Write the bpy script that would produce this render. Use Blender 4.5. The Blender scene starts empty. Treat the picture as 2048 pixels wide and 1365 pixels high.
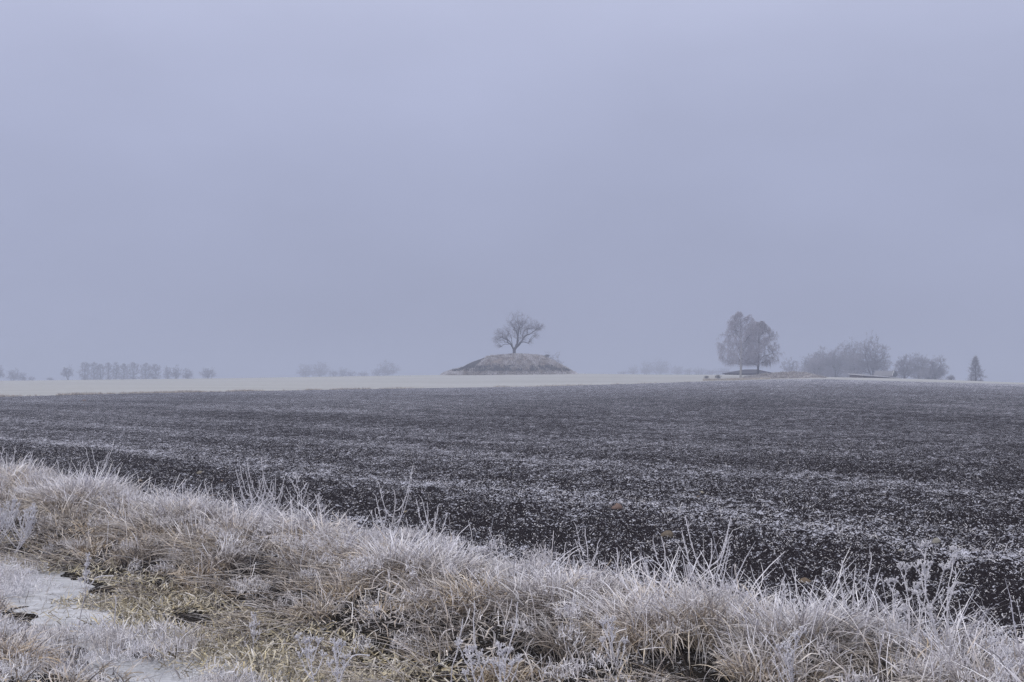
import bpy, math, random
import numpy as np
from mathutils import Vector
rnd = random.Random(7)
R = np.random.default_rng(11)
sc = bpy.context.scene
col = sc.collection

# ------------------------------------------------------------------ camera
FP, HV, HC = 2600.0, 770.0, 2.0          # focal length in photo pixels, horizon row, eye height
PITCH = math.atan((HV - 682.5) / FP)
cam_d = bpy.data.cameras.new('camera'); cam = bpy.data.objects.new('camera', cam_d); col.objects.link(cam)
cam_d.sensor_width = 36.0; cam_d.lens = FP / 2048 * 36
cam_d.clip_start = 0.1; cam_d.clip_end = 9000
cam.location = (0, 0, HC); cam.rotation_euler = (math.pi / 2 + PITCH, 0, 0)
sc.camera = cam

# ------------------------------------------------------------------ world: overcast winter sky
SUN_EL, SUN_AZ = math.radians(16), math.radians(215)
w = bpy.data.worlds.new('World'); sc.world = w; w.use_nodes = True
nt = w.node_tree; nt.nodes.clear()
def N(tree, typ, **kw):
    n = tree.nodes.new(typ)
    for k, v in kw.items(): setattr(n, k, v)
    return n
out = N(nt, 'ShaderNodeOutputWorld'); bg = N(nt, 'ShaderNodeBackground'); bg.inputs['Strength'].default_value = 0.1
sky = N(nt, 'ShaderNodeTexSky', sky_type='NISHITA', sun_disc=False, sun_elevation=SUN_EL, sun_rotation=SUN_AZ)
sky.dust_density = 4.0
tc = N(nt, 'ShaderNodeTexCoord'); sp = N(nt, 'ShaderNodeSeparateXYZ'); nt.links.new(tc.outputs['Generated'], sp.inputs[0])
ramp = N(nt, 'ShaderNodeValToRGB'); cr = ramp.color_ramp; cr.interpolation = 'B_SPLINE'
stops = [(0.0, (.365, .395, .560)), (0.08, (.392, .425, .605)), (0.20, (.445, .480, .675)), (0.34, (.600, .635, .845)), (0.62, (1.30, 1.34, 1.62)), (1.0, (1.85, 1.88, 2.25))]
while len(cr.elements) < len(stops): cr.elements.new(0.5)
for e, (p, c) in zip(cr.elements, stops): e.position = p; e.color = (*c, 1)
nt.links.new(sp.outputs['Z'], ramp.inputs[0])
# broad soft unevenness of the cloud layer
mp = N(nt, 'ShaderNodeMapping'); mp.inputs['Scale'].default_value = (2.2, 2.2, 5.0); mp.inputs['Rotation'].default_value = (0.1, 0.25, 0)
nt.links.new(tc.outputs['Generated'], mp.inputs['Vector'])
nz = N(nt, 'ShaderNodeTexNoise'); nz.inputs['Scale'].default_value = 1.3; nz.inputs['Detail'].default_value = 4; nz.inputs['Roughness'].default_value = .45
nt.links.new(mp.outputs[0], nz.inputs['Vector'])
mr = N(nt, 'ShaderNodeMapRange'); mr.inputs['From Min'].default_value = .3; mr.inputs['From Max'].default_value = .7
mr.inputs['To Min'].default_value = 9.1; mr.inputs['To Max'].default_value = 10.9
nt.links.new(nz.outputs['Fac'], mr.inputs['Value'])
vm = N(nt, 'ShaderNodeVectorMath', operation='SCALE'); nt.links.new(ramp.outputs[0], vm.inputs[0]); nt.links.new(mr.outputs[0], vm.inputs['Scale'])
mx = N(nt, 'ShaderNodeMix', data_type='RGBA'); mx.inputs['Factor'].default_value = 0.93
nt.links.new(sky.outputs[0], mx.inputs['A']); nt.links.new(vm.outputs[0], mx.inputs['B'])
nt.links.new(mx.outputs['Result'], bg.inputs['Color']); nt.links.new(bg.outputs[0], out.inputs['Surface'])

sl = bpy.data.lights.new('sun', 'SUN'); sl.energy = 1.5; sl.angle = math.radians(30); sl.color = (1, .98, .96)
so = bpy.data.objects.new('sun', sl); col.objects.link(so)
so.rotation_euler = Vector((math.sin(SUN_AZ) * math.cos(SUN_EL + .5), math.cos(SUN_AZ) * math.cos(SUN_EL + .5), math.sin(SUN_EL + .5))).to_track_quat('Z', 'Y').to_euler()
so.location = (0, -20, 40)
vs = sc.view_settings
sc.display_settings.display_device = 'sRGB'
vs.view_transform = 'Standard'; vs.look = 'None'; vs.exposure = 0.0; vs.gamma = 1.0; vs.use_curve_mapping = False
cy = sc.cycles
cy.use_denoising = True; cy.denoising_prefilter = 'NONE'; cy.denoiser = 'OPENIMAGEDENOISE'; cy.denoising_input_passes = 'RGB_ALBEDO_NORMAL'
cy.use_adaptive_sampling = False
cy.max_bounces = 5; cy.diffuse_bounces = 3; cy.glossy_bounces = 2; cy.transmission_bounces = 2; cy.volume_bounces = 1; cy.transparent_max_bounces = 4
cy.sample_clamp_indirect = 4.0

# ------------------------------------------------------------------ helpers: pixels, terrain
def at(px, py, Y):
    """world point on the photo ray (px,py) at forward distance Y"""
    e = math.atan((682.5 - py) / FP) + PITCH
    k = math.cos(PITCH) - (682.5 - py) / FP * math.sin(PITCH)
    return Vector(((px - 1024) / FP * Y / k, Y, HC + math.tan(e) * Y))

# --- value noise on numpy arrays
def _hash(ix, iy, seed):
    h = (ix.astype(np.int64) * 374761393 + iy.astype(np.int64) * 668265263 + seed * 1442695041) & 0xffffffff
    h = ((h ^ (h >> 13)) * 1274126177) & 0xffffffff
    h = h ^ (h >> 16)
    return (h & 0xffffff) / float(0xffffff)
def vnoise(x, y, seed=0):
    x = np.asarray(x, float); y = np.asarray(y, float)
    ix = np.floor(x); iy = np.floor(y); fx = x - ix; fy = y - iy
    fx = fx * fx * (3 - 2 * fx); fy = fy * fy * (3 - 2 * fy)
    a = _hash(ix, iy, seed); b = _hash(ix + 1, iy, seed); c = _hash(ix, iy + 1, seed); d = _hash(ix + 1, iy + 1, seed)
    return (a * (1 - fx) + b * fx) * (1 - fy) + (c * (1 - fx) + d * fx) * fy
def fbm(x, y, seed=0, octv=3):
    t = 0; a = .5; s = 0
    for k in range(octv):
        t = t + a * vnoise(x * 2 ** k, y * 2 ** k, seed + 17 * k); s += a; a *= .55
    return t / s

# --- landscape: rows of the field edge and of the skyline per photo column
BX = [-900, 0, 220, 450, 700, 900, 1100, 1250, 1400, 1560, 1640, 2048, 2900]
BV = [806, 794, 788.5, 783.5, 779, 776, 773, 768.5, 763.5, 759, 758.5, 769.5, 786]
BD = [170, 200, 215, 235, 265, 290, 300, 310, 330, 335, 330, 300, 270]
CX = [-900, 0, 450, 700, 900, 1024, 1150, 1300, 1450, 1560, 1640, 1700, 1800, 1900, 2048, 2900]
CV = [772, 762, 757, 753, 750, 748, 747.5, 749.5, 750, 752, 754, 755.5, 757.5, 760.5, 766, 782]
CD = [400, 405, 408, 410, 412, 412, 414, 414, 400, 380, 360, 350, 350, 345, 340, 330]
NX, NY = .80, .60
SK = [-6, 0, 2.0, 3.2, 3.9, 4.8, 5.5, 6.3, 6.9, 7.4, 7.9, 60]
SZ = [.35, .3, .12, -.12, -.30, -.31, -.20, -.02, .07, .09, 0, 0]
def Z(X, Y, bank=True):
    X = np.asarray(X, float); Y = np.asarray(Y, float)
    Ys = np.maximum(Y, 1.0)
    px = np.clip(1024 + FP * X / Ys, -900, 2900)
    vb = np.interp(px, BX, BV); yb = np.interp(px, BX, BD); vc = np.interp(px, CX, CV); yc = np.interp(px, CX, CD)
    yc = np.maximum(yc, yb + 8)
    q = 1 / Ys; q0 = 1 / 60.; v0 = HV + FP * HC / 60.
    va = vb + (v0 - vb) * np.clip((q - 1 / yb) / (q0 - 1 / yb), 0, 1)
    v2 = vc + (vb - vc) * np.clip((q - 1 / yc) / (1 / yb - 1 / yc), 0, 1)
    v3 = vc + 2.0 * np.clip((Y - yc) / 90., 0, 1)
    v = np.where(Y <= yb, va, np.where(Y <= yc, v2, v3))
    z = np.where(Y <= 60, 0.0, HC - (v - HV) * Ys / FP)
    if bank:
        s = NX * X + NY * Y; l = NY * X - NX * Y
        s = s + .35 * (vnoise(l * .5, s * .3, 5) - .5)
        near = np.clip((60 - Y) / 20, 0, 1)
        zb = np.interp(s, SK, SZ) + np.where(s < 7.6, .16 * (fbm(X * 1.6, Y * 1.6, 9, 2) - .5), 0)
        z = z + zb * near
    return z
def ZZ(x, y): return float(Z(np.array([x]), np.array([y]))[0])
def on_s(px, s):
    a = (px - 1024) / FP; Y = s / (NX * a + NY); return a * Y, Y

# ------------------------------------------------------------------ helpers: objects
def props(o, label=None, cat=None, group=None, kind=None):
    if label: o['label'] = label
    if cat: o['category'] = cat
    if group: o['group'] = group
    if kind: o['kind'] = kind
    return o
def empty(name, loc, label, cat, group=None):
    o = bpy.data.objects.new(name, None); col.objects.link(o); o.location = loc; o.empty_display_size = .2
    return props(o, label, cat, group)
class MB:
    """collects vertices, quads/triangles and point colours; builds ONE mesh object"""
    def __init__(s): s.v = []; s.f4 = []; s.f3 = []; s.c = []; s.n = 0
    def add(s, v, f, c):
        v = np.asarray(v, np.float32).reshape(-1, 3); f = np.asarray(f, np.int64)
        c = np.broadcast_to(np.asarray(c, np.float32), (len(v), 3)) if np.ndim(c) < 2 else np.asarray(c, np.float32)
        s.v.append(v); s.c.append(c); (s.f4 if f.shape[1] == 4 else s.f3).append(f + s.n); s.n += len(v)
    def build(s, name, mat, parent=None, smooth=True, offset=None):
        v = np.concatenate(s.v); c = np.concatenate(s.c)
        if offset is not None: v = v - np.asarray(offset, np.float32)
        me = bpy.data.meshes.new(name)
        n4 = sum(len(f) for f in s.f4); n3 = sum(len(f) for f in s.f3)
        me.vertices.add(len(v)); me.vertices.foreach_set('co', v.ravel())
        idx = np.concatenate([f.ravel() for f in s.f4] + [f.ravel() for f in s.f3]).astype(np.int32)
        me.loops.add(len(idx)); me.loops.foreach_set('vertex_index', idx)
        st = np.concatenate([np.arange(n4) * 4, n4 * 4 + np.arange(n3) * 3]).astype(np.int32)
        me.polygons.add(n4 + n3); me.polygons.foreach_set('loop_start', st)
        me.update(calc_edges=True); me.validate()
        if smooth: me.polygons.foreach_set('use_smooth', np.ones(len(me.polygons), bool))
        a = me.attributes.new('col', 'FLOAT_COLOR', 'POINT')
        a.data.foreach_set('color', np.concatenate([c, np.ones((len(c), 1), np.float32)], 1).astype(np.float32).ravel())
        me.materials.append(mat)
        o = bpy.data.objects.new(name, me); col.objects.link(o)
        if parent: o.parent = parent
        return o

def grid_faces(nr, nc):
    i = np.arange(nr - 1)[:, None] * nc + np.arange(nc - 1)[None, :]
    return np.stack([i, i + 1, i + nc + 1, i + nc], -1).reshape(-1, 4)

# ------------------------------------------------------------------ materials
def mat_new(name, rough=.85, spec=.25):
    m = bpy.data.materials.new(name); m.use_nodes = True; t = m.node_tree
    b = t.nodes['Principled BSDF']; b.inputs['Roughness'].default_value = rough; b.inputs['Specular IOR Level'].default_value = spec if 'ice' in name or 'glass' in name else 0.0
    return m, t, b
def noise(t, scale, detail=3, rough=.55, vec=None, dist=0):
    n = N(t, 'ShaderNodeTexNoise'); n.inputs['Scale'].default_value = scale; n.inputs['Detail'].default_value = detail
    n.inputs['Roughness'].default_value = rough; n.inputs['Distortion'].default_value = dist
    if vec is not None: t.links.new(vec, n.inputs['Vector'])
    return n.outputs['Fac']
def mapr(t, val, a, b, c=0., d=1., smooth=False):
    n = N(t, 'ShaderNodeMapRange'); n.interpolation_type = 'SMOOTHSTEP' if smooth else 'LINEAR'
    for k, x in (('From Min', a), ('From Max', b), ('To Min', c), ('To Max', d)):
        if isinstance(x, (int, float)): n.inputs[k].default_value = x
        else: t.links.new(x, n.inputs[k])
    t.links.new(val, n.inputs['Value']); return n.outputs[0]
def math_(t, op, a, b=None):
    n = N(t, 'ShaderNodeMath', operation=op)
    for i, x in enumerate((a, b)):
        if x is None: continue
        if isinstance(x, (int, float)): n.inputs[i].default_value = x
        else: t.links.new(x, n.inputs[i])
    return n.outputs[0]
def mixc(t, f, a, b, mode='MIX'):
    n = N(t, 'ShaderNodeMix', data_type='RGBA', blend_type=mode)
    for k, x in (('Factor', f), ('A', a), ('B', b)):
        if isinstance(x, (int, float)): n.inputs[k].default_value = x
        elif isinstance(x, tuple): n.inputs[k].default_value = (*x, 1)
        else: t.links.new(x, n.inputs[k])
    return n.outputs['Result']
def pos(t, scale=None, rot=None):
    g = N(t, 'ShaderNodeNewGeometry')
    if not scale: return g.outputs['Position']
    m = N(t, 'ShaderNodeMapping'); m.inputs['Scale'].default_value = scale
    if rot: m.inputs['Rotation'].default_value = rot
    t.links.new(g.outputs['Position'], m.inputs['Vector']); return m.outputs[0]
def attr(t, name='col'): return N(t, 'ShaderNodeAttribute', attribute_name=name)
def bump(t, b, h, dist, strength=1.0):
    n = N(t, 'ShaderNodeBump'); n.inputs['Distance'].default_value = dist; n.inputs['Strength'].default_value = strength
    t.links.new(h, n.inputs['Height']); t.links.new(n.outputs[0], b.inputs['Normal'])

FROST = (.80, .80, .87)
SOIL = (.020, .017, .021)

def vcol_mat(name, rough=.8, frost=.0, nscale=90, trans=0):
    """plant material: point colour, broken up by small patches of rime"""
    m, t, b = mat_new(name, rough, .2)
    c = attr(t).outputs['Color']
    nz = noise(t, nscale, 3, .7, pos(t))
    f = mapr(t, nz, .5, .62, 0, frost)
    c2 = mixc(t, f, c, FROST)
    v = noise(t, nscale * .2, 2, .5, pos(t))
    c3 = mixc(t, 1.0, c2, mixc(t, mapr(t, v, .3, .7), (.82, .82, .82), (1.12, 1.10, 1.08)), 'MULTIPLY')
    t.links.new(c3, b.inputs['Base Color'])
    return m
M_grass = vcol_mat('frosted_dry_grass', .8, .25)
M_straw = vcol_mat('matted_straw', .75, .10)
M_rime = vcol_mat('rimed_stem', .7, .35, 160)
M_bark = vcol_mat('bark', .9, .0, 3)
M_twig = vcol_mat('rimed_twigs', .85, .0, 2)
M_far = vcol_mat('far_twigs', .85, .0, 1)

def field_mat():
    m, t, b = mat_new('frosted_ploughed_soil', .9, .2)
    a = attr(t); sep = N(t, 'ShaderNodeSeparateColor'); t.links.new(a.outputs['Color'], sep.inputs[0])
    cov, hgt = sep.outputs[0], sep.outputs[1]      # frost cover, clod height
    P = pos(t)
    n1 = noise(t, 38, 2, .6, P, .3); n2 = noise(t, 11, 2, .55, P); n3 = noise(t, 2.4, 2, .5, P); n4 = noise(t, .7, 2, .5, P)
    s = math_(t, 'ADD', math_(t, 'ADD', math_(t, 'MULTIPLY', n1, .49), math_(t, 'MULTIPLY', n2, .29)), math_(t, 'ADD', math_(t, 'MULTIPLY', n3, .13), math_(t, 'MULTIPLY', n4, .09)))
    thr = mapr(t, cov, 0, 1, .625, .415)
    thr = math_(t, 'ADD', thr, mapr(t, hgt, 0, 1, .035, -.035))
    f = mapr(t, s, math_(t, 'SUBTRACT', thr, .012), math_(t, 'ADD', thr, .03), 0, 1)
    soil = mixc(t, noise(t, 14, 3, .6, P), (.008, .007, .009), (.034, .029, .034))
    fr = mixc(t, noise(t, 60, 2, .6, P), (.35, .35, .43), (.68, .69, .81))
    t.links.new(mixc(t, f, soil, fr), b.inputs['Base Color'])
    bump(t, b, math_(t, 'ADD', n1, math_(t, 'MULTIPLY', n2, 1.5)), .035, .9)
    return m
M_field = field_mat()

def pale_mat():
    m, t, b = mat_new('frosted_stubble_field', .9, .1)
    n1 = noise(t, 1, 4, .6, pos(t, (.010, .11, .01), (0, 0, .10))); n2 = noise(t, 1, 4, .6, pos(t, (.6, 1.5, .5)))
    c = mixc(t, mapr(t, n1, .3, .7), (.375, .378, .395), (.48, .483, .505))
    c = mixc(t, mapr(t, n2, .35, .7, 0, .45), c, (.28, .27, .255))
    t.links.new(c, b.inputs['Base Color']); bump(t, b, n2, .15, .5)
    return m
M_pale = pale_mat()
def land_mat():
    m, t, b = mat_new('far_frosted_land', .9, .1)
    t.links.new(mixc(t, noise(t, .02, 3, .5, pos(t)), (.36, .35, .37), (.5, .49, .5)), b.inputs['Base Color']); return m
M_land = land_mat()
def earth_mat():
    m, t, b = mat_new('damp_verge_earth', .85, .25)
    P = pos(t); n1 = noise(t, 30, 5, .7, P); n2 = noise(t, 3.5, 3, .5, P)
    c = mixc(t, noise(t, 8, 4, .6, P), (.009, .008, .009), (.030, .026, .022))
    cov = mapr(t, n2, .4, .66, .64, .50)
    c = mixc(t, mapr(t, n1, cov, math_(t, 'ADD', cov, .08)), c, (.45, .44, .48))
    t.links.new(c, b.inputs['Base Color']); bump(t, b, n1, .03, .8)
    return m
M_earth = earth_mat()
def ice_mat():
    m, t, b = mat_new('frosted_ditch_ice', .45, .35)
    P = pos(t); n1 = noise(t, 1, 4, .6, pos(t, (2.2, 2.2, 2), (0, 0, .9)), .8); n2 = noise(t, 30, 4, .7, P); n4 = noise(t, 5, 4, .6, pos(t, (1, 3.5, 1), (0, 0, .92)), 1.0)
    c = mixc(t, mapr(t, n1, .38, .62), (.30, .305, .345), (.56, .565, .63))
    c = mixc(t, mapr(t, n2, .5, .72, 0, .6), c, (.72, .73, .80))
    c = mixc(t, mapr(t, n4, .54, .68, 0, .8), c, (.15, .14, .12))
    t.links.new(c, b.inputs['Base Color']); bump(t, b, math_(t, 'ADD', n2, n4), .012, .7)
    return m
M_ice = ice_mat()
def mound_mat():
    m, t, b = mat_new('mound_turf', .9, .1)
    a = attr(t).outputs['Color']; P = pos(t)
    n = noise(t, .9, 4, .65, P)
    t.links.new(mixc(t, 1.0, a, mixc(t, mapr(t, n, .4, .6), (.55, .52, .55), (1.35, 1.3, 1.25)), 'MULTIPLY'), b.inputs['Base Color']); bump(t, b, n, .6, .8)
    return m
M_mound = mound_mat()
def plain(name, c1, c2, scale, rough=.8, dist=.01, vec=None):
    m, t, b = mat_new(name, rough, .3)
    n = noise(t, scale, 4, .6, pos(t, vec) if vec else pos(t))
    t.links.new(mixc(t, mapr(t, n, .3, .7), c1, c2), b.inputs['Base Color']); bump(t, b, n, dist, .6); return m
M_roofdark = plain('dark_roofing', (.045, .042, .055), (.075, .07, .085), 1.5)
M_roofrime = plain('rimed_roof_tiles', (.15, .148, .165), (.24, .235, .26), 2)
M_snow = plain('frosted_sheet_roof', (.46, .46, .50), (.58, .58, .62), 2)
M_wood = plain('dark_boarding', (.05, .035, .035), (.085, .06, .06), 2, vec=(4, 4, .5))
M_whitewood = plain('white_bargeboard', (.6, .6, .6), (.75, .75, .75), 3)
M_glass = plain('window_glass', (.03, .035, .045), (.05, .055, .07), 2, .15)

# ------------------------------------------------------------------ ground
def frost_cover(X, Y):
    s = NX * X + NY * Y; l = NY * X - NX * Y
    c = .355 + .15 * (fbm(X * .12 + 40, Y * .05, 21, 3) - .5) + .20 * (fbm(s * .45, l * .05 + 9, 33, 3) - .5)
    wob = 1.2 * (fbm(l * .12, l * 0 + 2, 3, 2) - .5)
    rag = .55 + .9 * (fbm(X * .9, Y * .9, 61, 3) - .2)
    for s0, wd, am in ((14.2, .8, .19), (15.8, .7, .09), (21.5, 1.4, .13), (8.3, .5, .16), (9.2, .35, .08), (11.3, .4, .08), (30, 1.8, .07), (44, 3, .06)):
        c = c + am * rag * np.exp(-((s + wob - s0) / wd) ** 2)
    c = c - .09 * np.exp(-((s - 11.2) / 2.2) ** 2)
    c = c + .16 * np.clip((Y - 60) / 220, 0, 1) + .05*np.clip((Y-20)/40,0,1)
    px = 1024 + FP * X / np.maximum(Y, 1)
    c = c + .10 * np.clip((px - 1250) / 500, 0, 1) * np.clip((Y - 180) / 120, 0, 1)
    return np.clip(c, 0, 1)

A = np.linspace(-.52, .52, 760)
yst = np.clip(7.55 / np.maximum(NX * A + NY, .06), 0, 95)
yend = np.interp(1024 + FP * A, BX, BD)
T = np.linspace(0, 1, 440)[:, None]
q0 = 1 / yst[None, :]; q1 = 1 / yend[None, :]
q = q0 + (q1 - q0) * (T ** .92)
Yg = 1 / q; Xg = A[None, :] * Yg
cell = np.maximum(Yg * .0013, .012)
amp = np.clip(1.25 - cell * 2.5, .25, 1)
h = .06 * (vnoise(Xg * 7, Yg * 6, 41) - .5) + .055 * (vnoise(Xg * 13, Yg * 11, 1) - .5) + .030 * (vnoise(Xg * 31, Yg * 27, 2) - .5) + .05 * (fbm(Xg * 3.2, Yg * 3.2, 4, 2) - .5) + .03*np.abs(vnoise(Xg*20,Yg*18,71)-.5)
hn = np.clip((h + .06) / .15, 0, 1)
s_ = NX * Xg + NY * Yg; l_ = NY * Xg - NX * Yg
h = h + .022 * np.sin(s_ * 2 * math.pi / .75 + 1.5 * vnoise(s_ * .3, l_ * .2, 8)) * .6
edge = np.clip((T - 0) * 60, 0, 1)
Zg = Z(Xg, Yg) + h * amp * edge
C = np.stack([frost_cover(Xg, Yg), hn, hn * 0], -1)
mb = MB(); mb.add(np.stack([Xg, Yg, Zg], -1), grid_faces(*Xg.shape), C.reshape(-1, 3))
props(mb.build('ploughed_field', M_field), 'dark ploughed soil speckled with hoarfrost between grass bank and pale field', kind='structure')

# pale field behind it and the land beyond the skyline, as rings that share their borders
A2 = np.concatenate([np.linspace(-1.6, -.58, 40), np.linspace(-.56, .56, 300), np.linspace(.58, 1.6, 40)])
yb2 = np.interp(1024 + FP * A2, BX, BD); yc2 = np.maximum(np.interp(np.clip(1024 + FP * A2, -900, 2900), CX, CD), yb2 + 8) + 100
T2 = np.linspace(0, 1, 70)[:, None]
def ring(y0, y1, name, mat, label, dz=0):
    Y = 1 / (1 / y0[None, :] + (1 / y1[None, :] - 1 / y0[None, :]) * T2); X = A2[None, :] * Y
    z = Z(X, Y, False) + dz
    m = MB(); m.add(np.stack([X, Y, z], -1), grid_faces(*X.shape), (.5, .5, .5))
    return props(m.build(name, mat), label, kind='structure')
ring(yb2 - 1.0, yc2, 'pale_field', M_pale, 'pale frost-covered stubble field running up to the mound', .004)
ring(yc2, yc2 * 0 + 4200, 'far_land', M_land, 'frosted land beyond the skyline')
# coarse continuation of the ploughed field outside the frame
for nm, a0, a1 in (('field_margin', .52, 1.6), ('field_margin', -1.6, -.52)):
    aa = np.linspace(a0, a1, 40); y0 = np.clip(7.55 / np.maximum(NX * aa + NY, .06), 0, 95); y1 = np.interp(1024 + FP * aa, BX, BD)
    Y = 1 / (1 / y0[None, :] + (1 / y1[None, :] - 1 / y0[None, :]) * T2); X = aa[None, :] * Y
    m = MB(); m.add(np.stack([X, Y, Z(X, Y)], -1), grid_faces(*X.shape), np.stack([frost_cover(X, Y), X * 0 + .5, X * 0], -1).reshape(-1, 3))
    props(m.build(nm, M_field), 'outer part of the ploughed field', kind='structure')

# verge, ditch and bank
Sg, Lg = np.meshgrid(np.concatenate([np.linspace(-25, -1.2, 14), np.linspace(-1, 7.7, 90)]), np.concatenate([np.linspace(-60, -37, 20), np.linspace(-36, 2, 340), np.linspace(3, 12, 10)]), indexing='ij')
Xv = NX * Sg + NY * Lg; Yv = NY * Sg - NX * Lg
Zv = np.interp(Sg + .35 * (vnoise(Lg * .5, Sg * .3, 5) - .5), SK, SZ) + .16 * (fbm(Xv * 1.6, Yv * 1.6, 9, 2) - .5) * (Sg < 7.6) + .03 * (fbm(Xv * 9, Yv * 9, 14, 2) - .5)
Zv = np.where(Sg > 7.6, Zv - .03, Zv)
mb = MB(); mb.add(np.stack([Xv, Yv, Zv], -1), grid_faces(*Xv.shape)[:, ::-1], (.5, .5, .5))
props(mb.build('ditch_bank', M_earth), 'dark damp earth of the roadside ditch and bank', kind='structure')
ICE_Z = -.275
Si, Li = np.meshgrid(np.linspace(3.0, 5.7, 40), np.linspace(-40, 2, 300), indexing='ij')
Xi = NX * Si + NY * Li; Yi = NY * Si - NX * Li
mb = MB(); mb.add(np.stack([Xi, Yi, ICE_Z + .006 * fbm(Xi * 6, Yi * 6, 2, 2)], -1), grid_faces(*Xi.shape)[:, ::-1], (.6, .6, .6))
props(mb.build('ditch_ice', M_ice), 'pale frosted ice along the bottom of the ditch', kind='structure')

# ------------------------------------------------------------------ blades
def blades(mb, P, az, lean, curl, ln, wd, c0, c1, segs=4, frost_pow=1.4, twist=None, tip=.25, wob=.0, expo=None):
    """ribbons: rooted at P, heading az, start lean from vertical, bending by curl over the length; colour c0 (root) to c1 (tip)"""
    n = len(P); t = np.linspace(0, 1, segs + 1)
    d = ln / segs; p = np.array(P, float); pts = [p.copy()]
    if twist is None: twist = R.uniform(-1.2, 1.2, n)
    azk = az.copy()
    th = lean.copy()
    for k in range(segs):
        hd = np.stack([np.cos(azk) * np.sin(th), np.sin(azk) * np.sin(th), np.cos(th)], -1)
        p = p + hd * d[:, None]; pts.append(p.copy()); th = th + curl / segs; azk = azk + wob * R.normal(size=n)
    pts = np.stack(pts, 1)
    perp = np.stack([-np.sin(az), np.cos(az), 0 * az], -1)
    nrm = np.stack([np.cos(az) * np.cos(lean), np.sin(az) * np.cos(lean), -np.sin(lean)], -1)
    side = perp * np.cos(twist)[:, None] + nrm * np.sin(twist)[:, None]
    wt = np.interp(t, [0, .25, .75, 1], [.8, 1, .8, tip])
    off = side[:, None, :] * (wd[:, None] * wt[None, :])[..., None] * .5
    V = np.stack([pts - off, pts + off], 2).reshape(n, -1, 3)
    f = (t ** frost_pow)[None, :, None]
    Cc = c0[:, None, :] * (1 - f) + c1[:, None, :] * f
    if expo is not None:                      # rime grows on what stands out of the tuft
        zr, hh, amt = expo; e_ = np.clip(((pts[:, :, 2] - zr[:, None]) / hh - .50) / .48, 0, 1) * amt[:, None]
        Cc = Cc * (1 - e_[..., None]) + pick(RIME, n, .05)[:, None, :] * e_[..., None]
    Cc = np.repeat(Cc, 2, axis=1)
    k = np.arange(segs); fq = np.stack([2 * k, 2 * k + 1, 2 * k + 3, 2 * k + 2], -1)
    F = (np.arange(n)[:, None, None] * (2 * (segs + 1)) + fq[None]).reshape(-1, 4)
    mb.add(V.reshape(-1, 3), F, Cc.reshape(-1, 3))
def pick(cols, n, j=.12):
    c = np.array(cols)[R.integers(0, len(cols), n)]
    return c * (1 + R.normal(0, j, (n, 1))).clip(.6, 1.5)
TAN = [(.46, .36, .245), (.54, .44, .315), (.31, .235, .165), (.085, .062, .047), (.60, .51, .39)]
GREYTAN = [(.21, .17, .14), (.27, .225, .19), (.09, .07, .06), (.34, .295, .26)]
STRAW = [(.46, .39, .25), (.36, .31, .21), (.12, .105, .075), (.58, .52, .39), (.62, .57, .45), (.07, .06, .04), (.50, .44, .30)]
RIME = [(.80, .80, .89), (.70, .70, .80), (.86, .86, .93)]
def rime_mix(base, f):
    """f per blade 0..1"""
    r = pick(RIME, len(base), .05); return base * (1 - f[:, None]) + r * f[:, None]

def sl_to_xy(s, l): return NX * s + NY * l, NY * s - NX * l
def tussock(mb, x, y, rad, H, n, frost, tanset=TAN, wscale=1., sweep=(0., 0.), stand=1.):
    r = rad * np.sqrt(R.uniform(0, 1, n)); a = R.uniform(0, 2 * math.pi, n)
    X = x + r * np.cos(a); Y = y + r * np.sin(a); P = np.stack([X, Y, Z(X, Y) - .02], -1)
    out = np.stack([np.cos(a) * r / rad, np.sin(a) * r / rad], -1) * .9 + np.array(sweep) + R.normal(0, .6, (n, 2))
    az = np.arctan2(out[:, 1], out[:, 0]); mag = np.hypot(out[:, 0], out[:, 1])
    lean = np.clip(.12 + .30 * mag * stand, 0, 1.2); curl = np.clip(R.gamma(1.8, .85, n) + .35 * mag, .05, 3.8)
    ln = H * R.uniform(.55, 1.25, n) * (1.15 - .3 * (r / rad))
    wd = R.uniform(.0045, .0105, n) * wscale
    ft = np.clip(frost + R.normal(0, .32, n), 0, 1)
    tone = rnd.uniform(.5, 1.3); c0 = pick(tanset, n, .2) * tone; c1 = rime_mix(pick(tanset, n, .16) * tone, ft * .5)
    c0 = c0 * .85 + rime_mix(c0, ft * .4) * .15
    wd = wd * np.where(R.uniform(0, 1, n) < .08, 1.25, 1)
    blades(mb, P, az, lean, curl, ln, wd, c0, c1, 6, 1.3, wob=.24, expo=(P[:, 2], H * .74, np.clip(frost * 1.25 + R.normal(0, .25, n), 0, 1)))

def lodY(y): return np.clip(11.0 / y, .25, 1.2)
grass = MB()
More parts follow.
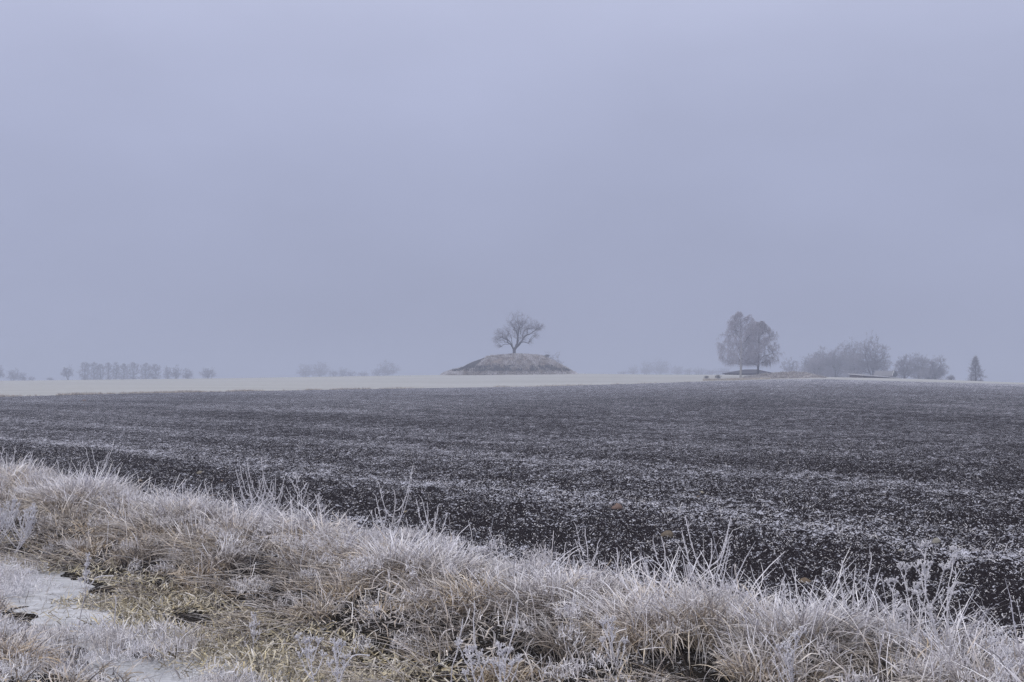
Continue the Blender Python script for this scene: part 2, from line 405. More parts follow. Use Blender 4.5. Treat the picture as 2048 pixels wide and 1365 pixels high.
# tussocks of the upper bank, crowded, thinning in number with distance
cnt = 0
tus = []
for l in np.arange(-36, -1.0, .40):
    for s in np.arange(5.85, 7.75, .42):
        ss = s + rnd.uniform(-.22, .22); ll = l + rnd.uniform(-.22, .22)
        x, y = sl_to_xy(ss, ll)
        if y < 6 or abs((x / y)) > .47: continue
        if rnd.random() < (.22 if ss > 6.6 else .48): continue
        tus.append((x, y, ss, ll))
big = lambda l, s: float(fbm(np.array([l * .45]), np.array([s * .6]), 77, 2)[0])
for x, y, s, l in tus:
    g = big(l, s); tall = np.interp(s, [5.8, 6.5, 7.2, 7.75], [.32, .50, .54, .38]) * (.62 + .8 * g)
    lod = lodY(y); n = int(rnd.uniform(130, 340) * lod ** .8)
    fr = np.interp(s, [5.8, 6.5, 7.3], [.45, .80, 1.15]) + .5 * (g - .5)
    kind = rnd.random()
    tussock(grass, x, y, rnd.uniform(.16, .34), tall * rnd.uniform(.5, 1.32), n, fr + rnd.uniform(-.35, .25), TAN if kind < .72 else GREYTAN, 1.12 / lod ** .5, (-.15 + rnd.uniform(-.6, .6), -.15 + rnd.uniform(-.6, .6)), rnd.uniform(.7, 1.5))
# laid-over long grass down the slope toward the ditch
n = 22000
s = R.uniform(4.9, 7.0, n); l = -1 - 33 * R.uniform(0, 1, n) ** 1.25
x, y = sl_to_xy(s, l); k = (y > 6) & (np.abs(x / y) < .47) & (R.uniform(0, 1, n) < np.clip(13 / y, .2, 1)) & (fbm(l * 1.5, s * 1.9, 52, 3) > .47); s, l, x, y = s[k], l[k], x[k], y[k]; n = len(s)
dirn = math.atan2(-.75, -.60) + 1.5 * (fbm(l * .9, s * .9, 50, 2) - .5) * 2 + R.normal(0, .5, n)
P = np.stack([x, y, Z(x, y) + R.uniform(-.01, .10, n) * (.3 + fbm(l * 2.2, s * 2.2, 51, 2))], -1)
fr = np.clip(R.normal(.38, .2, n), 0, .9)
blades(grass, P, dirn, np.clip(R.normal(1.15, .22, n), .5, 1.5), R.uniform(.1, .75, n), R.uniform(.28, .75, n), R.uniform(.003, .0062, n) / lodY(y) ** .4,
       pick(GREYTAN, n), rime_mix(pick(GREYTAN + TAN[:2], n), fr), 4, .8, wob=.12)
# tangled middle layer: short bent bits caught in the tufts
n = 20000; s = R.uniform(5.6, 7.85, n); l = -1 - 33 * R.uniform(0, 1, n) ** 1.3; x, y = sl_to_xy(s, l)
cl = fbm(l * 1.3, s * 1.3, 70, 3)
k = (y > 6) & (np.abs(x / y) < .46) & (R.uniform(0, 1, n) < np.clip(14 / y, .2, 1)) & (cl > .50); s, l, x, y, cl = s[k], l[k], x[k], y[k], cl[k]; n = len(x)
hz = np.interp(s, [5.6, 6.6, 7.3, 7.85], [.06, .26, .32, .16]) * np.clip((cl - .40) * 5, .2, 1.3) * R.uniform(.15, 1.0, n)
fr = np.clip(R.normal(.62, .25, n) * np.interp(s, [5.6, 6.8], [.75, 1.1]), 0, 1)
blades(grass, np.stack([x, y, Z(x, y) + hz], -1), R.uniform(0, 6.28, n), R.uniform(.2, 1.9, n), R.normal(.4, 1.1, n), R.uniform(.06, .24, n), R.uniform(.005, .011, n) / lodY(y) ** .4,
       rime_mix(pick(TAN + GREYTAN, n), fr * .6), rime_mix(pick(TAN + GREYTAN, n), fr), 3, .8, tip=.6, wob=.35)
n = 1300; s = R.normal(7.0, .55, n).clip(5.2, 7.9); l = -1 - 33 * R.uniform(0, 1, n) ** 1.2; x, y = sl_to_xy(s, l); k = (y > 6) & (np.abs(x / y) < .46) & (fbm(l * 1.1, s * 1.1, 66, 2) > .47); s, l, x, y = s[k], l[k], x[k], y[k]; n = len(x)
blades(grass, np.stack([x, y, Z(x, y)], -1), R.uniform(0, 6.28, n), np.abs(R.normal(.1, .2, n)), np.abs(R.normal(.25, .5, n)), np.interp(s, [5.2, 7], [.3, .5]) * R.uniform(.6, 1.35, n), R.uniform(.005, .009, n) / lodY(y) ** .4,
       rime_mix(pick(TAN, n), np.full(n, .3)), rime_mix(pick(TAN, n), np.full(n, .97)), 5, .7, tip=.7, wob=.15)
props(grass.build('bank_grass', M_grass), 'dry tan grass with rimed tips covering the ditch bank', kind='stuff')

# matted straw along the ditch
st = MB()
n = 42000
s = R.normal(4.95, .38, n); l = -2 - 22 * R.uniform(0, 1, n) ** 1.0
x, y = sl_to_xy(s, l)
pm = fbm(l * .55, s * .9, 90, 2)
k = (y > 6) & (np.abs(x / y) < .46) & (pm + .26 * (s - 4.6) > .46) & (R.uniform(0, 1, n) < .10 + np.exp(-((l + 10.8) / 3.6) ** 2)) & (s > 3.6) & (s < 5.6); s, l, x, y = s[k], l[k], x[k], y[k]; n = len(s)
z = np.maximum(Z(x, y), ICE_Z) + R.uniform(0, .035, n)
blades(st, np.stack([x, y, z], -1), R.uniform(0, 2 * math.pi, n), np.clip(R.normal(1.2, .4, n), .2, 1.7), R.uniform(-.4, .9, n), R.uniform(.04, .15, n), R.uniform(.006, .016, n),
       pick(STRAW, n, .2), rime_mix(pick(STRAW, n, .2), np.clip(R.normal(.22, .25, n), 0, .9)), 3, .6, tip=.6, wob=.2)
n = 2200; s = R.uniform(3.8, 5.0, n); l = -3 - 22 * R.uniform(0, 1, n); x, y = sl_to_xy(s, l); k = (y > 6) & (np.abs(x / y) < .46); x, y = x[k], y[k]; n = len(x)
blades(st, np.stack([x, y, np.maximum(Z(x, y), ICE_Z)], -1), R.uniform(0, 6.28, n), R.uniform(.3, 1.6, n), R.uniform(-.3, 1.2, n), R.uniform(.03, .16, n), R.uniform(.003, .007, n), pick(GREYTAN, n), rime_mix(pick(GREYTAN, n), R.uniform(0, 1, n)), 3, .6, tip=.6, wob=.3)
props(st.build('straw_mat', M_straw), 'yellow-green mat of broken straw lying along the ditch ice', kind='stuff')

# rimed low weeds: verge at the lower left and sprinkled clumps on the bank
fw = MB()
def fuzz(mb, x, y, rx, ry, hgt, n, br=(.02, .07), frost=.9, wd=(.003, .007), base=None):
    """sprawling rimed herb: short crooked twigs filling a low cushion"""
    a = R.uniform(0, 2 * math.pi, n); r = np.sqrt(R.uniform(0, 1, n))
    X = x + rx * r * np.cos(a); Y = y + ry * r * np.sin(a)
    zt = Z(X, Y) if base is None else np.full(n, base)
    zz = np.maximum(zt, ICE_Z) + hgt * R.uniform(0, 1, n) ** .8 * (1 - .6 * r ** 2)
    blades(mb, np.stack([X, Y, zz], -1), R.uniform(0, 2 * math.pi, n), R.uniform(0, 1.5, n), R.uniform(-.8, .8, n), R.uniform(*br, n), R.uniform(*wd, n),
           rime_mix(pick(GREYTAN, n), np.full(n, frost * .7)), rime_mix(pick(GREYTAN, n), np.clip(R.normal(frost, .1, n), 0, 1)), 2, .7, tip=.8, wob=.5)
for l in np.arange(-16, -4, .23):
    for s in np.arange(1.6, 4.55, .22):
        ss = s + rnd.uniform(-.12, .12); ll = l + rnd.uniform(-.12, .12); x, y = sl_to_xy(ss, ll)
        if y < 5.5 or abs(x / y) > .46: continue
        g = big(ll * 1.6, ss * 1.6 + 40)
        if ss > 3.75 and g < .47 + .1 * (ss - 3.75): continue
        if g > .36: fuzz(fw, x, y, .20, .20, .05 + .26 * g * rnd.random(), 150, (.02, .10), rnd.choice((1., .97, .9, .5)), (.003, .007))
        if rnd.random() < .30: tussock(fw, x, y, .12, .22 + .12 * rnd.random(), 50, .7, TAN, 1.2, (.2, -.5), 1.9)
props(fw.build('verge_grass', M_grass), 'white rimed low weeds and tan grass on the near verge', kind='stuff')
fb = MB()
for i in range(330):
    s = rnd.uniform(5.3, 7.7) if i % 3 else rnd.uniform(6.6, 7.8); l = -2.5 - 28 * rnd.random() ** 1.3; x, y = sl_to_xy(s, l)
    if y < 6 or abs(x / y) > .45: continue
    r = rnd.uniform(.05, .17); zb = ZZ(x, y) + (.14 + .18 * rnd.random()) * (1 if s > 6 else .3)
    fuzz(fb, x, y, r, r, rnd.uniform(.08, .2), int(150 * r / .12), (.015, .06), rnd.uniform(.6, .95), (.004, .008), zb)
props(fb.build('rimed_herbs', M_rime), 'dense white rimed herbs tangled into the bank grass', kind='stuff')

# straw slivers, rimed weeds and crumbs on the ploughed soil
sv = MB()
def field_scatter(n, ymax, ln, wd, lean, base, frost, bandpow, tip=.5, segs=1):
    a = R.uniform(-.43, .43, n); u = R.uniform(0, 1, n)
    y0 = 7.6 / (NX * a + NY)
    y = 1 / (1 / y0 + (1 / ymax - 1 / y0) * u ** 1.0)         # constant density on the ground would be u**.5; nearer is denser
    x = a * y; c = frost_cover(x, y)
    k = (R.uniform(0, 1, n) < np.clip(c * 1.6, 0, 1) ** bandpow) & (y0 < ymax); x, y = x[k], y[k]; m = len(x)
    f = np.clip(R.normal(frost, .15, m), 0, 1)
    blades(sv, np.stack([x, y, Z(x, y) + R.uniform(.0, .022, m)], -1), R.uniform(0, 2 * math.pi, m), R.uniform(*lean, m), R.uniform(-.4, .6, m), R.uniform(*ln, m), R.uniform(*wd, m),
           rime_mix(pick(base, m), f * .8), rime_mix(pick(base, m), f), segs, 1, tip=tip)
field_scatter(150000, 45, (.010, .034), (.004, .010), (.6, 1.6), GREYTAN, .85, 1.2, .7)
field_scatter(34000, 45, (.03, .10), (.003, .007), (.7, 1.6), GREYTAN, .8, 3.0, .6, 2)
field_scatter(9000, 60, (.06, .16), (.004, .008), (.0, 1.3), GREYTAN, .95, 4.5, .6, 2)
props(sv.build('frosted_straw_litter', M_rime), 'rimed straw slivers and crumbs strewn over the ploughed soil', kind='stuff')

# ------------------------------------------------------------------ segments (tapered prisms) for stems and trees
def prisms(mb, P0, P1, r0, r1, c0, c1, sides=3):
    P0 = np.asarray(P0, float); P1 = np.asarray(P1, float); n = len(P0)
    d = P1 - P0; L = np.linalg.norm(d, axis=1, keepdims=True) + 1e-9; d = d / L
    up = np.where(np.abs(d[:, 2:3]) > .9, np.array([[1., 0, 0]]), np.array([[0, 0, 1.]]))
    a = np.cross(d, up); a /= np.linalg.norm(a, axis=1, keepdims=True) + 1e-9; b = np.cross(d, a)
    an = np.arange(sides) * 2 * math.pi / sides
    ring = a[:, None, :] * np.cos(an)[None, :, None] + b[:, None, :] * np.sin(an)[None, :, None]
    V0 = P0[:, None] + ring * np.asarray(r0)[:, None, None]; V1 = P1[:, None] + ring * np.asarray(r1)[:, None, None]
    V = np.concatenate([V0, V1], 1).reshape(-1, 3)
    k = np.arange(sides); fq = np.stack([k, (k + 1) % sides, (k + 1) % sides + sides, k + sides], -1)
    F = (np.arange(n)[:, None, None] * 2 * sides + fq[None]).reshape(-1, 4)
    c0 = np.broadcast_to(c0, (n, 3)); c1 = np.broadcast_to(c1, (n, 3))
    Cc = np.concatenate([np.repeat(c0[:, None], sides, 1), np.repeat(c1[:, None], sides, 1)], 1).reshape(-1, 3)
    mb.add(V, F, Cc)
def slivers(mb, P0, P1, r0, r1, c0, c1):
    """thin twigs: one narrow face each, turned at random round its axis"""
    P0 = np.asarray(P0, float); P1 = np.asarray(P1, float); n = len(P0)
    d = P1 - P0; d /= np.linalg.norm(d, axis=1, keepdims=True) + 1e-9
    a = np.cross(d, R.normal(size=(n, 3))); a /= np.linalg.norm(a, axis=1, keepdims=True) + 1e-9
    r0 = np.asarray(r0)[:, None] * 1.3; r1 = np.asarray(r1)[:, None] * 1.3
    V = np.stack([P0 - a * r0, P0 + a * r0, P1 + a * r1, P1 - a * r1], 1).reshape(-1, 3)
    F = (np.arange(n) * 4)[:, None] + np.arange(4)[None]
    Cc = np.repeat((np.broadcast_to(c0, (n, 3)) + np.broadcast_to(c1, (n, 3))) / 2, 4, axis=0)
    mb.add(V, F, Cc)
def tube(mb, pts, rad, sides, c):
    """one continuous bent tube"""
    pts = np.asarray(pts, float); n = len(pts); rad = np.broadcast_to(rad, n)
    tg = np.gradient(pts, axis=0); tg /= np.linalg.norm(tg, axis=1, keepdims=True) + 1e-9
    ref = np.array([.31, .92, .11]); a = np.cross(tg, ref); a /= np.linalg.norm(a, axis=1, keepdims=True) + 1e-9; b = np.cross(tg, a)
    an = np.arange(sides) * 2 * math.pi / sides
    V = pts[:, None] + (a[:, None] * np.cos(an)[None, :, None] + b[:, None] * np.sin(an)[None, :, None]) * rad[:, None, None]
    i = np.arange(n - 1)[:, None] * sides; k = np.arange(sides)[None]
    F = np.stack([i + k, i + (k + 1) % sides, i + sides + (k + 1) % sides, i + sides + k], -1).reshape(-1, 4)
    cc = np.asarray(c, float)
    if cc.ndim == 2: cc = np.repeat(cc[:, None], sides, 1).reshape(-1, 3)
    mb.add(V.reshape(-1, 3), F, cc)

# ------------------------------------------------------------------ trees
def grow(root, targets, skel, wpath=.35, step=1.0, jit=.06, up=.15):
    """connects every target to the cheapest node already grown; returns nodes and parents"""
    pos_ = [np.array(p, float) for p in [root]]; par = [-1]; pl = [0.0]
    for line in skel:                      # polylines that start at the node nearest to their first point
        p0 = np.array(line[0], float); i = int(np.argmin([np.linalg.norm(p - p0) for p in pos_]))
        for p in line[1:]:
            p = np.array(p, float); d = np.linalg.norm(p - pos_[i]); m = max(1, int(d / step)); a = pos_[i].copy()
            for k in range(1, m + 1):
                q = a + (p - a) * k / m + R.normal(0, jit * .5, 3) * (k < m)
                pos_.append(q); par.append(i); pl.append(pl[i] + d / m); i = len(pos_) - 1
    cap = len(pos_) + len(targets) * 12
    Pn = np.zeros((cap, 3)); Pn[:len(pos_)] = pos_; PL = np.zeros(cap); PL[:len(pl)] = pl; n = len(pos_)
    par = par + [0] * (cap - n); first = 1
    rt = np.array(root, float)
    order = np.argsort(np.linalg.norm(targets - rt, axis=1) + R.normal(0, .8, len(targets)))
    tips = []
    for j in order:
        p = targets[j]; dv = p - Pn[first:n]; d = np.linalg.norm(dv, axis=1)
        cost = d + wpath * PL[first:n] + up * np.maximum(0, -dv[:, 2])
        i = int(np.argmin(cost)) + first; dist = d[i - first]; m = min(10, max(1, int(dist / step + .5)))
        a = Pn[i].copy(); sag = np.array([0, 0, 1.]) * dist * .10
        for k in range(1, m + 1):
            t = k / m; q = a + (p - a) * t + sag * 4 * t * (1 - t) + R.normal(0, jit * step, 3) * (k < m)
            Pn[n] = q; par[n] = i; PL[n] = PL[i] + dist / m; i = n; n += 1
            if n >= cap - 12: break
        tips.append(i)
        if n >= cap - 12: break
    return Pn[:n], np.array(par[:n]), np.array(tips), PL[:n]
def radii(par, r0, p=2.35, rmax=9):
    n = len(par); acc = np.zeros(n); has = np.zeros(n, bool); has[par[1:]] = True
    acc[~has] = r0 ** p
    for i in range(n - 1, 0, -1): acc[par[i]] += acc[i]
    return np.minimum(acc ** (1 / p), rmax)
def env_round(n, cx, cy, z0, z1, rx, ry, pw=.55, base=.30):
    """points in a crown, denser toward its outside; flat-bottomed dome"""
    v = R.normal(size=(n, 3)); v /= np.linalg.norm(v, axis=1, keepdims=True); r = R.uniform(.0, 1, n) ** pw
    lump = 1 + .22 * np.sin(v[:, 0] * 5 + cx) * np.sin(v[:, 2] * 6 + cy) + .13 * R.normal(size=n)
    v = v * (r * lump)[:, None]; zc = z0 + (z1 - z0) * (1 - .62)
    z = np.where(v[:, 2] > 0, zc + v[:, 2] * (z1 - zc), zc + v[:, 2] * (zc - z0) * 1.0)
    return np.stack([cx + v[:, 0] * rx, cy + v[:, 1] * ry, z], -1)

def make_tree(name, label, x, y, base_z, skel, targets, r0=.02, trunk_r=None, twigs=(3, .5, 1.0), droop=0., barkc=(.05, .045, .05), frostc=(.50, .49, .56), frost_thin=.06,
              wpath=.35, step=1.0, p=2.35, group=None, cat='tree', twig_r=None, mat=None, trunk_c=None, twup=.4, trunkz=None, sides=3, jit=.07):
    t = empty(name, (x, y, base_z), label, cat, group)
    O = np.array([x, y, base_z])
    Pn, par, tips, PL = grow(np.array([x, y, base_z - .3]), targets, skel, wpath, step, jit)
    r = radii(par, r0, p)
    if trunk_r: 
        f = trunk_r / max(r[1:].max(), 1e-6); r = r0 + (r - r0) * f if f > 0 else r
    ch = np.arange(1, len(par)); pr = par[ch]
    thin = np.clip(1 - (r[ch] - r0) / frost_thin, 0, 1)[:, None]
    c1 = np.array(barkc) * (1 - thin) + np.array(frostc) * thin
    c1 = c1 * (1 + R.normal(0, .12, (len(ch), 1)))
    rs = np.minimum(r[pr], r[ch] * 1.35)
    # trunk: thick nodes; crown: the rest
    tz = trunkz if trunkz is not None else base_z + .25 * (Pn[:, 2].max() - base_z)
    tm = (r[ch] > (trunk_r or r.max()) * .55) & (Pn[ch, 2] < tz + 99)
    mt = MB()
    if tm.any(): prisms(mt, Pn[pr[tm]], Pn[ch[tm]] , rs[tm], r[ch][tm], trunk_c or barkc, trunk_c or barkc, 6)
    else: prisms(mt, Pn[[0]], Pn[[1]], r[[0]], r[[1]], barkc, barkc, 6)
    mt.build('trunk', M_bark, t, offset=O)
    mc = MB(); m_ = ~tm
    th = m_ & (r[ch] < r0 * 2.0); tk = m_ & ~th
    if tk.any(): prisms(mc, Pn[pr[tk]], Pn[ch[tk]], rs[tk], r[ch][tk], c1[tk], c1[tk], 3)
    slivers(mc, Pn[pr[th]], Pn[ch[th]], rs[th], r[ch][th], c1[th], c1[th])
    nt_, lmin, lmax = twigs; tr = twig_r or r0
    src = np.repeat(np.concatenate([tips, tips, par[tips]])[:], nt_); src = src[src > 0]; n = len(src)
    P0 = Pn[src] + R.normal(0, .02, (n, 3)); out = Pn[src] - np.array([x, y, (base_z + Pn[:, 2].max()) / 2 * .0 + Pn[:, 2].min() * .6 + Pn[:, 2].max() * .4])
    out /= np.linalg.norm(out, axis=1, keepdims=True) + 1e-6
    d = out * .7 + R.normal(0, .6, (n, 3)) + np.array([0, 0, twup]); d /= np.linalg.norm(d, axis=1, keepdims=True)
    L = R.uniform(lmin, lmax, n)[:, None]
    if droop > 0:
        P1 = P0 + d * L * .3; P2 = P1 + (d * .25 + np.array([0, 0, -1.]) * droop) * L * .6; P3 = P2 + np.array([0, 0, -1]) * L * .6 * droop + R.normal(0, .08, (n, 3))
        segs_ = ((P0, P1), (P1, P2), (P2, P3))
    else:
        P1 = P0 + d * L * .55; d2 = d + R.normal(0, .35, (n, 3)); P2 = P1 + d2 * L * .5; d3 = d + R.normal(0, .8, (n, 3)); P3 = P1 + d3 * L * .35
        segs_ = ((P0, P1), (P1, P2), (P1, P3))
    fc = np.array(frostc) * (1 + R.normal(0, .15, (n, 1)))
    for k, (a, b) in enumerate(segs_): slivers(mc, a, b, np.full(n, tr * (1 - .2 * k)), np.full(n, tr * (.8 - .2 * k)), fc, fc)
    mc.build('crown', mat or M_twig, t, offset=O)
    return t

# --- tree on the mound: limbs as the photograph shows them
MY = 420.0
def mz(u, v, dy=0.): # zoomed crop coordinates (6.4x, origin 860,600) -> world at the mound's distance
    p = at(860 + u / 6.4, 600 + v / 6.4, MY); return (p.x, p.y + dy, p.z)
mroot = mz(1078, 682)
sk = [[mroot, mz(1077, 640), mz(1060, 615), mz(1042, 575, -1), mz(1000, 520, -2), mz(940, 497, -2.5), mz(885, 475, -3), mz(840, 460, -3)],
      [mz(1042, 575, -1), mz(1010, 568, -1.8), mz(950, 572, -3), mz(890, 605, -4)],
      [mz(1042, 575, -1), mz(990, 545, 1), mz(900, 540, 3), mz(830, 515, 4)],
      [mz(1060, 615), mz(1048, 540, 1.5), mz(1040, 470, 2.5), mz(1000, 400, 4), mz(960, 360, 5)],
      [mz(1077, 640), mz(1098, 610), mz(1118, 560), mz(1125, 470), mz(1135, 380, .5), mz(1130, 300, .5), mz(1122, 215), mz(1120, 175)],
      [mz(1135, 380, .5), mz(1180, 340, -1.5), mz(1225, 290, -2.5), mz(1240, 235, -3)],
      [mz(1130, 300, .5), mz(1080, 250, 2), mz(1040, 215, 3)],
      [mz(1125, 470), mz(1090, 380, -2), mz(1050, 310, -3), mz(1000, 280, -3.5)],
      [mz(1098, 610), mz(1140, 575, -1), mz(1180, 520, -1.5), mz(1220, 465, -2), mz(1270, 447, -2.5), mz(1320, 440, -2.5), mz(1355, 475, -3), mz(1385, 508, -3)],
      [mz(1270, 447, -2.5), mz(1320, 410, -2), mz(1380, 375, -1.5), mz(1440, 335, -1)],
      [mz(1220, 465, -2), mz(1260, 500, -3), mz(1285, 560, -3.5)],
      [mz(1180, 520, -1.5), mz(1190, 430, 2), mz(1230, 360, 3.5), mz(1300, 300, 4)]]
k = MY / FP / 6.4
def blob(n, u, v, ru, rv, rd):
    c = np.array(mz(u, v)); q = R.normal(size=(n, 3)); q /= np.linalg.norm(q, axis=1, keepdims=True); q *= R.uniform(0, 1, n)[:, None] ** .4
    return c + q * np.array([ru * k, rd, rv * k])
tg = np.concatenate([blob(200, 1130, 300, 165, 145, 6), blob(150, 940, 450, 140, 85, 4.5), blob(90, 1060, 390, 140, 130, 5), blob(150, 1250, 350, 160, 105, 5), blob(70, 1390, 360, 80, 55, 3),
                     blob(40, 870, 520, 70, 60, 3.5), blob(20, 900, 590, 50, 22, 3), blob(18, 1275, 540, 28, 40, 2), blob(22, 1350, 470, 45, 30, 2.5), blob(60, 1150, 470, 90, 80, 3.5)])
make_tree('bare_oak', 'bare spreading tree standing alone on top of the mound', mroot[0], mroot[1], mroot[2], sk, tg, r0=.016, trunk_r=.60, twigs=(2, .4, 1.2),
          barkc=(.055, .048, .055), frostc=(.20, .19, .23), frost_thin=.05, wpath=.15, step=.6, twig_r=.010, jit=.12, p=2.2)

# --- the two birches
def birch(label, bx, by, topx, topy, halfw, D, seed, dens, trunk_c, twigcol):
    b = at(bx, by, D); b.z = max(b.z, ZZ(b.x, b.y) - .2) if False else b.z; tp = at(topx, topy, D); H = tp.z - b.z; wm = halfw * D / FP
    sk = [[tuple(b), (b.x + .1, b.y, b.z + H * .2), (b.x + .3, b.y + .1, b.z + H * .45), (b.x + (tp.x - b.x) * .6, b.y, b.z + H * .7), (tp.x, b.y, tp.z - .4)]]
    for i in range(17):
        f = .22 + .68 * i / 17; a = i * 2.4 + seed; rr = wm * np.interp(f, [.2, .45, .62, 1], [.62, .9, .82, .25]) * rnd.uniform(.65, 1.05)
        z0 = b.z + H * f
        sk.append([(b.x + (tp.x - b.x) * f, b.y, z0), (b.x + (tp.x - b.x) * f + math.cos(a) * rr * .5, b.y + math.sin(a) * rr * .5, z0 + H * .09), (b.x + math.cos(a) * rr * .95, b.y + math.sin(a) * rr * .9, z0 + H * .10)])
    n = dens; f = R.uniform(.17, .99, n) ** .9; a = R.uniform(0, 2 * math.pi, n)
    rmax = wm * np.interp(f, [.12, .25, .45, .62, .80, .92, 1], [.60, .85, 1, .95, .72, .48, .2]) * (1 + .36 * (vnoise(f * 9 + seed, a * 1.3, 5) - .5) * 2)
    r = rmax * R.uniform(.15, 1, n) ** .5
    tg = np.stack([b.x + (tp.x - b.x) * f + r * np.cos(a), b.y + r * np.sin(a), b.z + H * f], -1)
    keep = fbm(tg[:, 0] * .7 + seed, tg[:, 2] * .7, 31, 2) > .33 ; tg = tg[keep]
    make_tree('birch', label, b.x, b.y, b.z, sk, tg, r0=.014, trunk_r=.30, twigs=(2, .35, 1.35), droop=.75, barkc=(.10, .09, .10), frostc=twigcol, wpath=.2, step=.7,
              twig_r=.015, trunk_c=trunk_c, twup=.1, cat='tree', jit=.1)
birch('taller weeping birch of the pair, left, with a pale trunk', 1481, 756, 1482, 624, 44, 352, 1.0, 2600, (.42, .41, .40), (.36, .352, .425))
birch('shorter weeping birch of the pair, right, with a dark trunk', 1516, 750, 1519, 643, 38, 362, 3.3, 2100, (.055, .05, .055), (.31, .30, .355))

# --- far trees: (name, label, left px, right px, top px, distance, form)
def far_tree(name, label, xl, xr, yt, D, form='round', group=None, dens=1., trunk=.25, dark=.0, lean=0):
    xc = (xl + xr) / 2; v0 = np.interp(xc, CX, CV) + 2.0; b = at(xc, v0, D); b.z = ZZ(b.x, b.y) if D > 440 else b.z
    tp = at(xc, yt, D); H = tp.z - b.z; w_ = (xr - xl) / 2 * D / FP * (1.1 if form == 'column' else 1.0); bx, by, bz = b
    n = int(np.clip(235 * dens * (w_ * H / 40) ** .7, 60, 900))
    sk = []
    if form == 'round':
        tg = env_round(n, bx, by, bz + H * .07, bz + H * .98, w_, w_ * .9, .45); nl = 6
        sk = [[(bx, by, bz), (bx, by, bz + H * .22)]]
        for i in range(nl):
            a = i * 2.1 + xc; sk.append([(bx, by, bz + H * (.16 + .03 * (i % 3))), (bx + math.cos(a) * w_ * .28, by + math.sin(a) * w_ * .28, bz + H * .45), (bx + math.cos(a) * w_ * .5, by + math.sin(a) * w_ * .5, bz + H * (.72 if i % 2 else .6))])
    elif form == 'column':
        f = R.uniform(.03, 1, n); a = R.uniform(0, 2 * math.pi, n); r = w_ * np.interp(f, [.05, .3, .75, .92, 1], [.75, .98, .92, .62, .25]) * (1 + .4 * np.sin(f * 17 + xc) * np.cos(a * 2 + xc)) * R.uniform(.1, 1, n) ** .5; H = H * 1.03
        tg = np.stack([bx + r * np.cos(a), by + r * np.sin(a), bz + H * f * .98], -1); sk = [[(bx, by, bz), (bx + lean * w_, by, bz + H * .8)]]
    elif form == 'leaning':
        tg = env_round(n, bx - w_ * .15, by, bz + H * .25, bz + H * .98, w_ * .9, w_ * .7, .45)
        sk = [[(bx, by, bz), (bx - w_ * .55, by, bz + H * .75)], [(bx, by, bz), (bx + w_ * .1, by, bz + H * .35), (bx + w_ * .7, by, bz + H * .45)]]
    elif form == 'bush':
        tg = env_round(n, bx, by, bz + .1, bz + H * .98, w_, w_ * .8, .4); tg[:, 2] = np.where(tg[:, 2] < bz + H * .45, bz + R.uniform(.0, 1, n) * H * .62, tg[:, 2])
        sk = [[(bx, by, bz), (bx + math.cos(a) * w_ * .4, by + math.sin(a) * w_ * .3, bz + H * .5)] for a in (0.4, 2.2, 4.1, 5.5)]
    elif form == 'cone':
        f = R.uniform(.03, 1, n) ** 1.25; a = R.uniform(0, 2 * math.pi, n); r = w_ * (1.02 - f) ** .75 * R.uniform(.2, 1, n) ** .5 * (1 + .35 * np.sin(f * 31 + 2 * np.cos(a * 2))) * (1 + .25 * np.sin(a * 3 + f * 9))
        tg = np.stack([bx + r * np.cos(a), by + r * np.sin(a), bz + H * f], -1); sk = [[(bx, by, bz), (bx, by, bz + H * .97)]]
    px_m = D / FP
    fc = (np.array([.35, .345, .41]) if name == 'thicket_bush' else np.array([.26, .255, .31])) * (1 - dark) + np.array([.10, .10, .11]) * dark
    make_tree(name, label, bx, by, bz, sk, tg, r0=.020 + .00001 * D, trunk_r=trunk, twigs=(3 if D < 600 else 2, .35, 1.1), barkc=(.06, .055, .065), frostc=tuple(fc), wpath=.22, step=1.0, frost_thin=.07,
              twig_r=.020 + (.000012 if D < 600 else .00002) * D, group=group, cat='bush' if form == 'bush' else 'tree', mat=M_far, twup=.35, sides=3)
GL = 'far trees along the left skyline'; GM = 'faint bushes and trees left of the mound'; GC = 'faint trees between mound and birches'; GR = 'trees round the farm on the right'
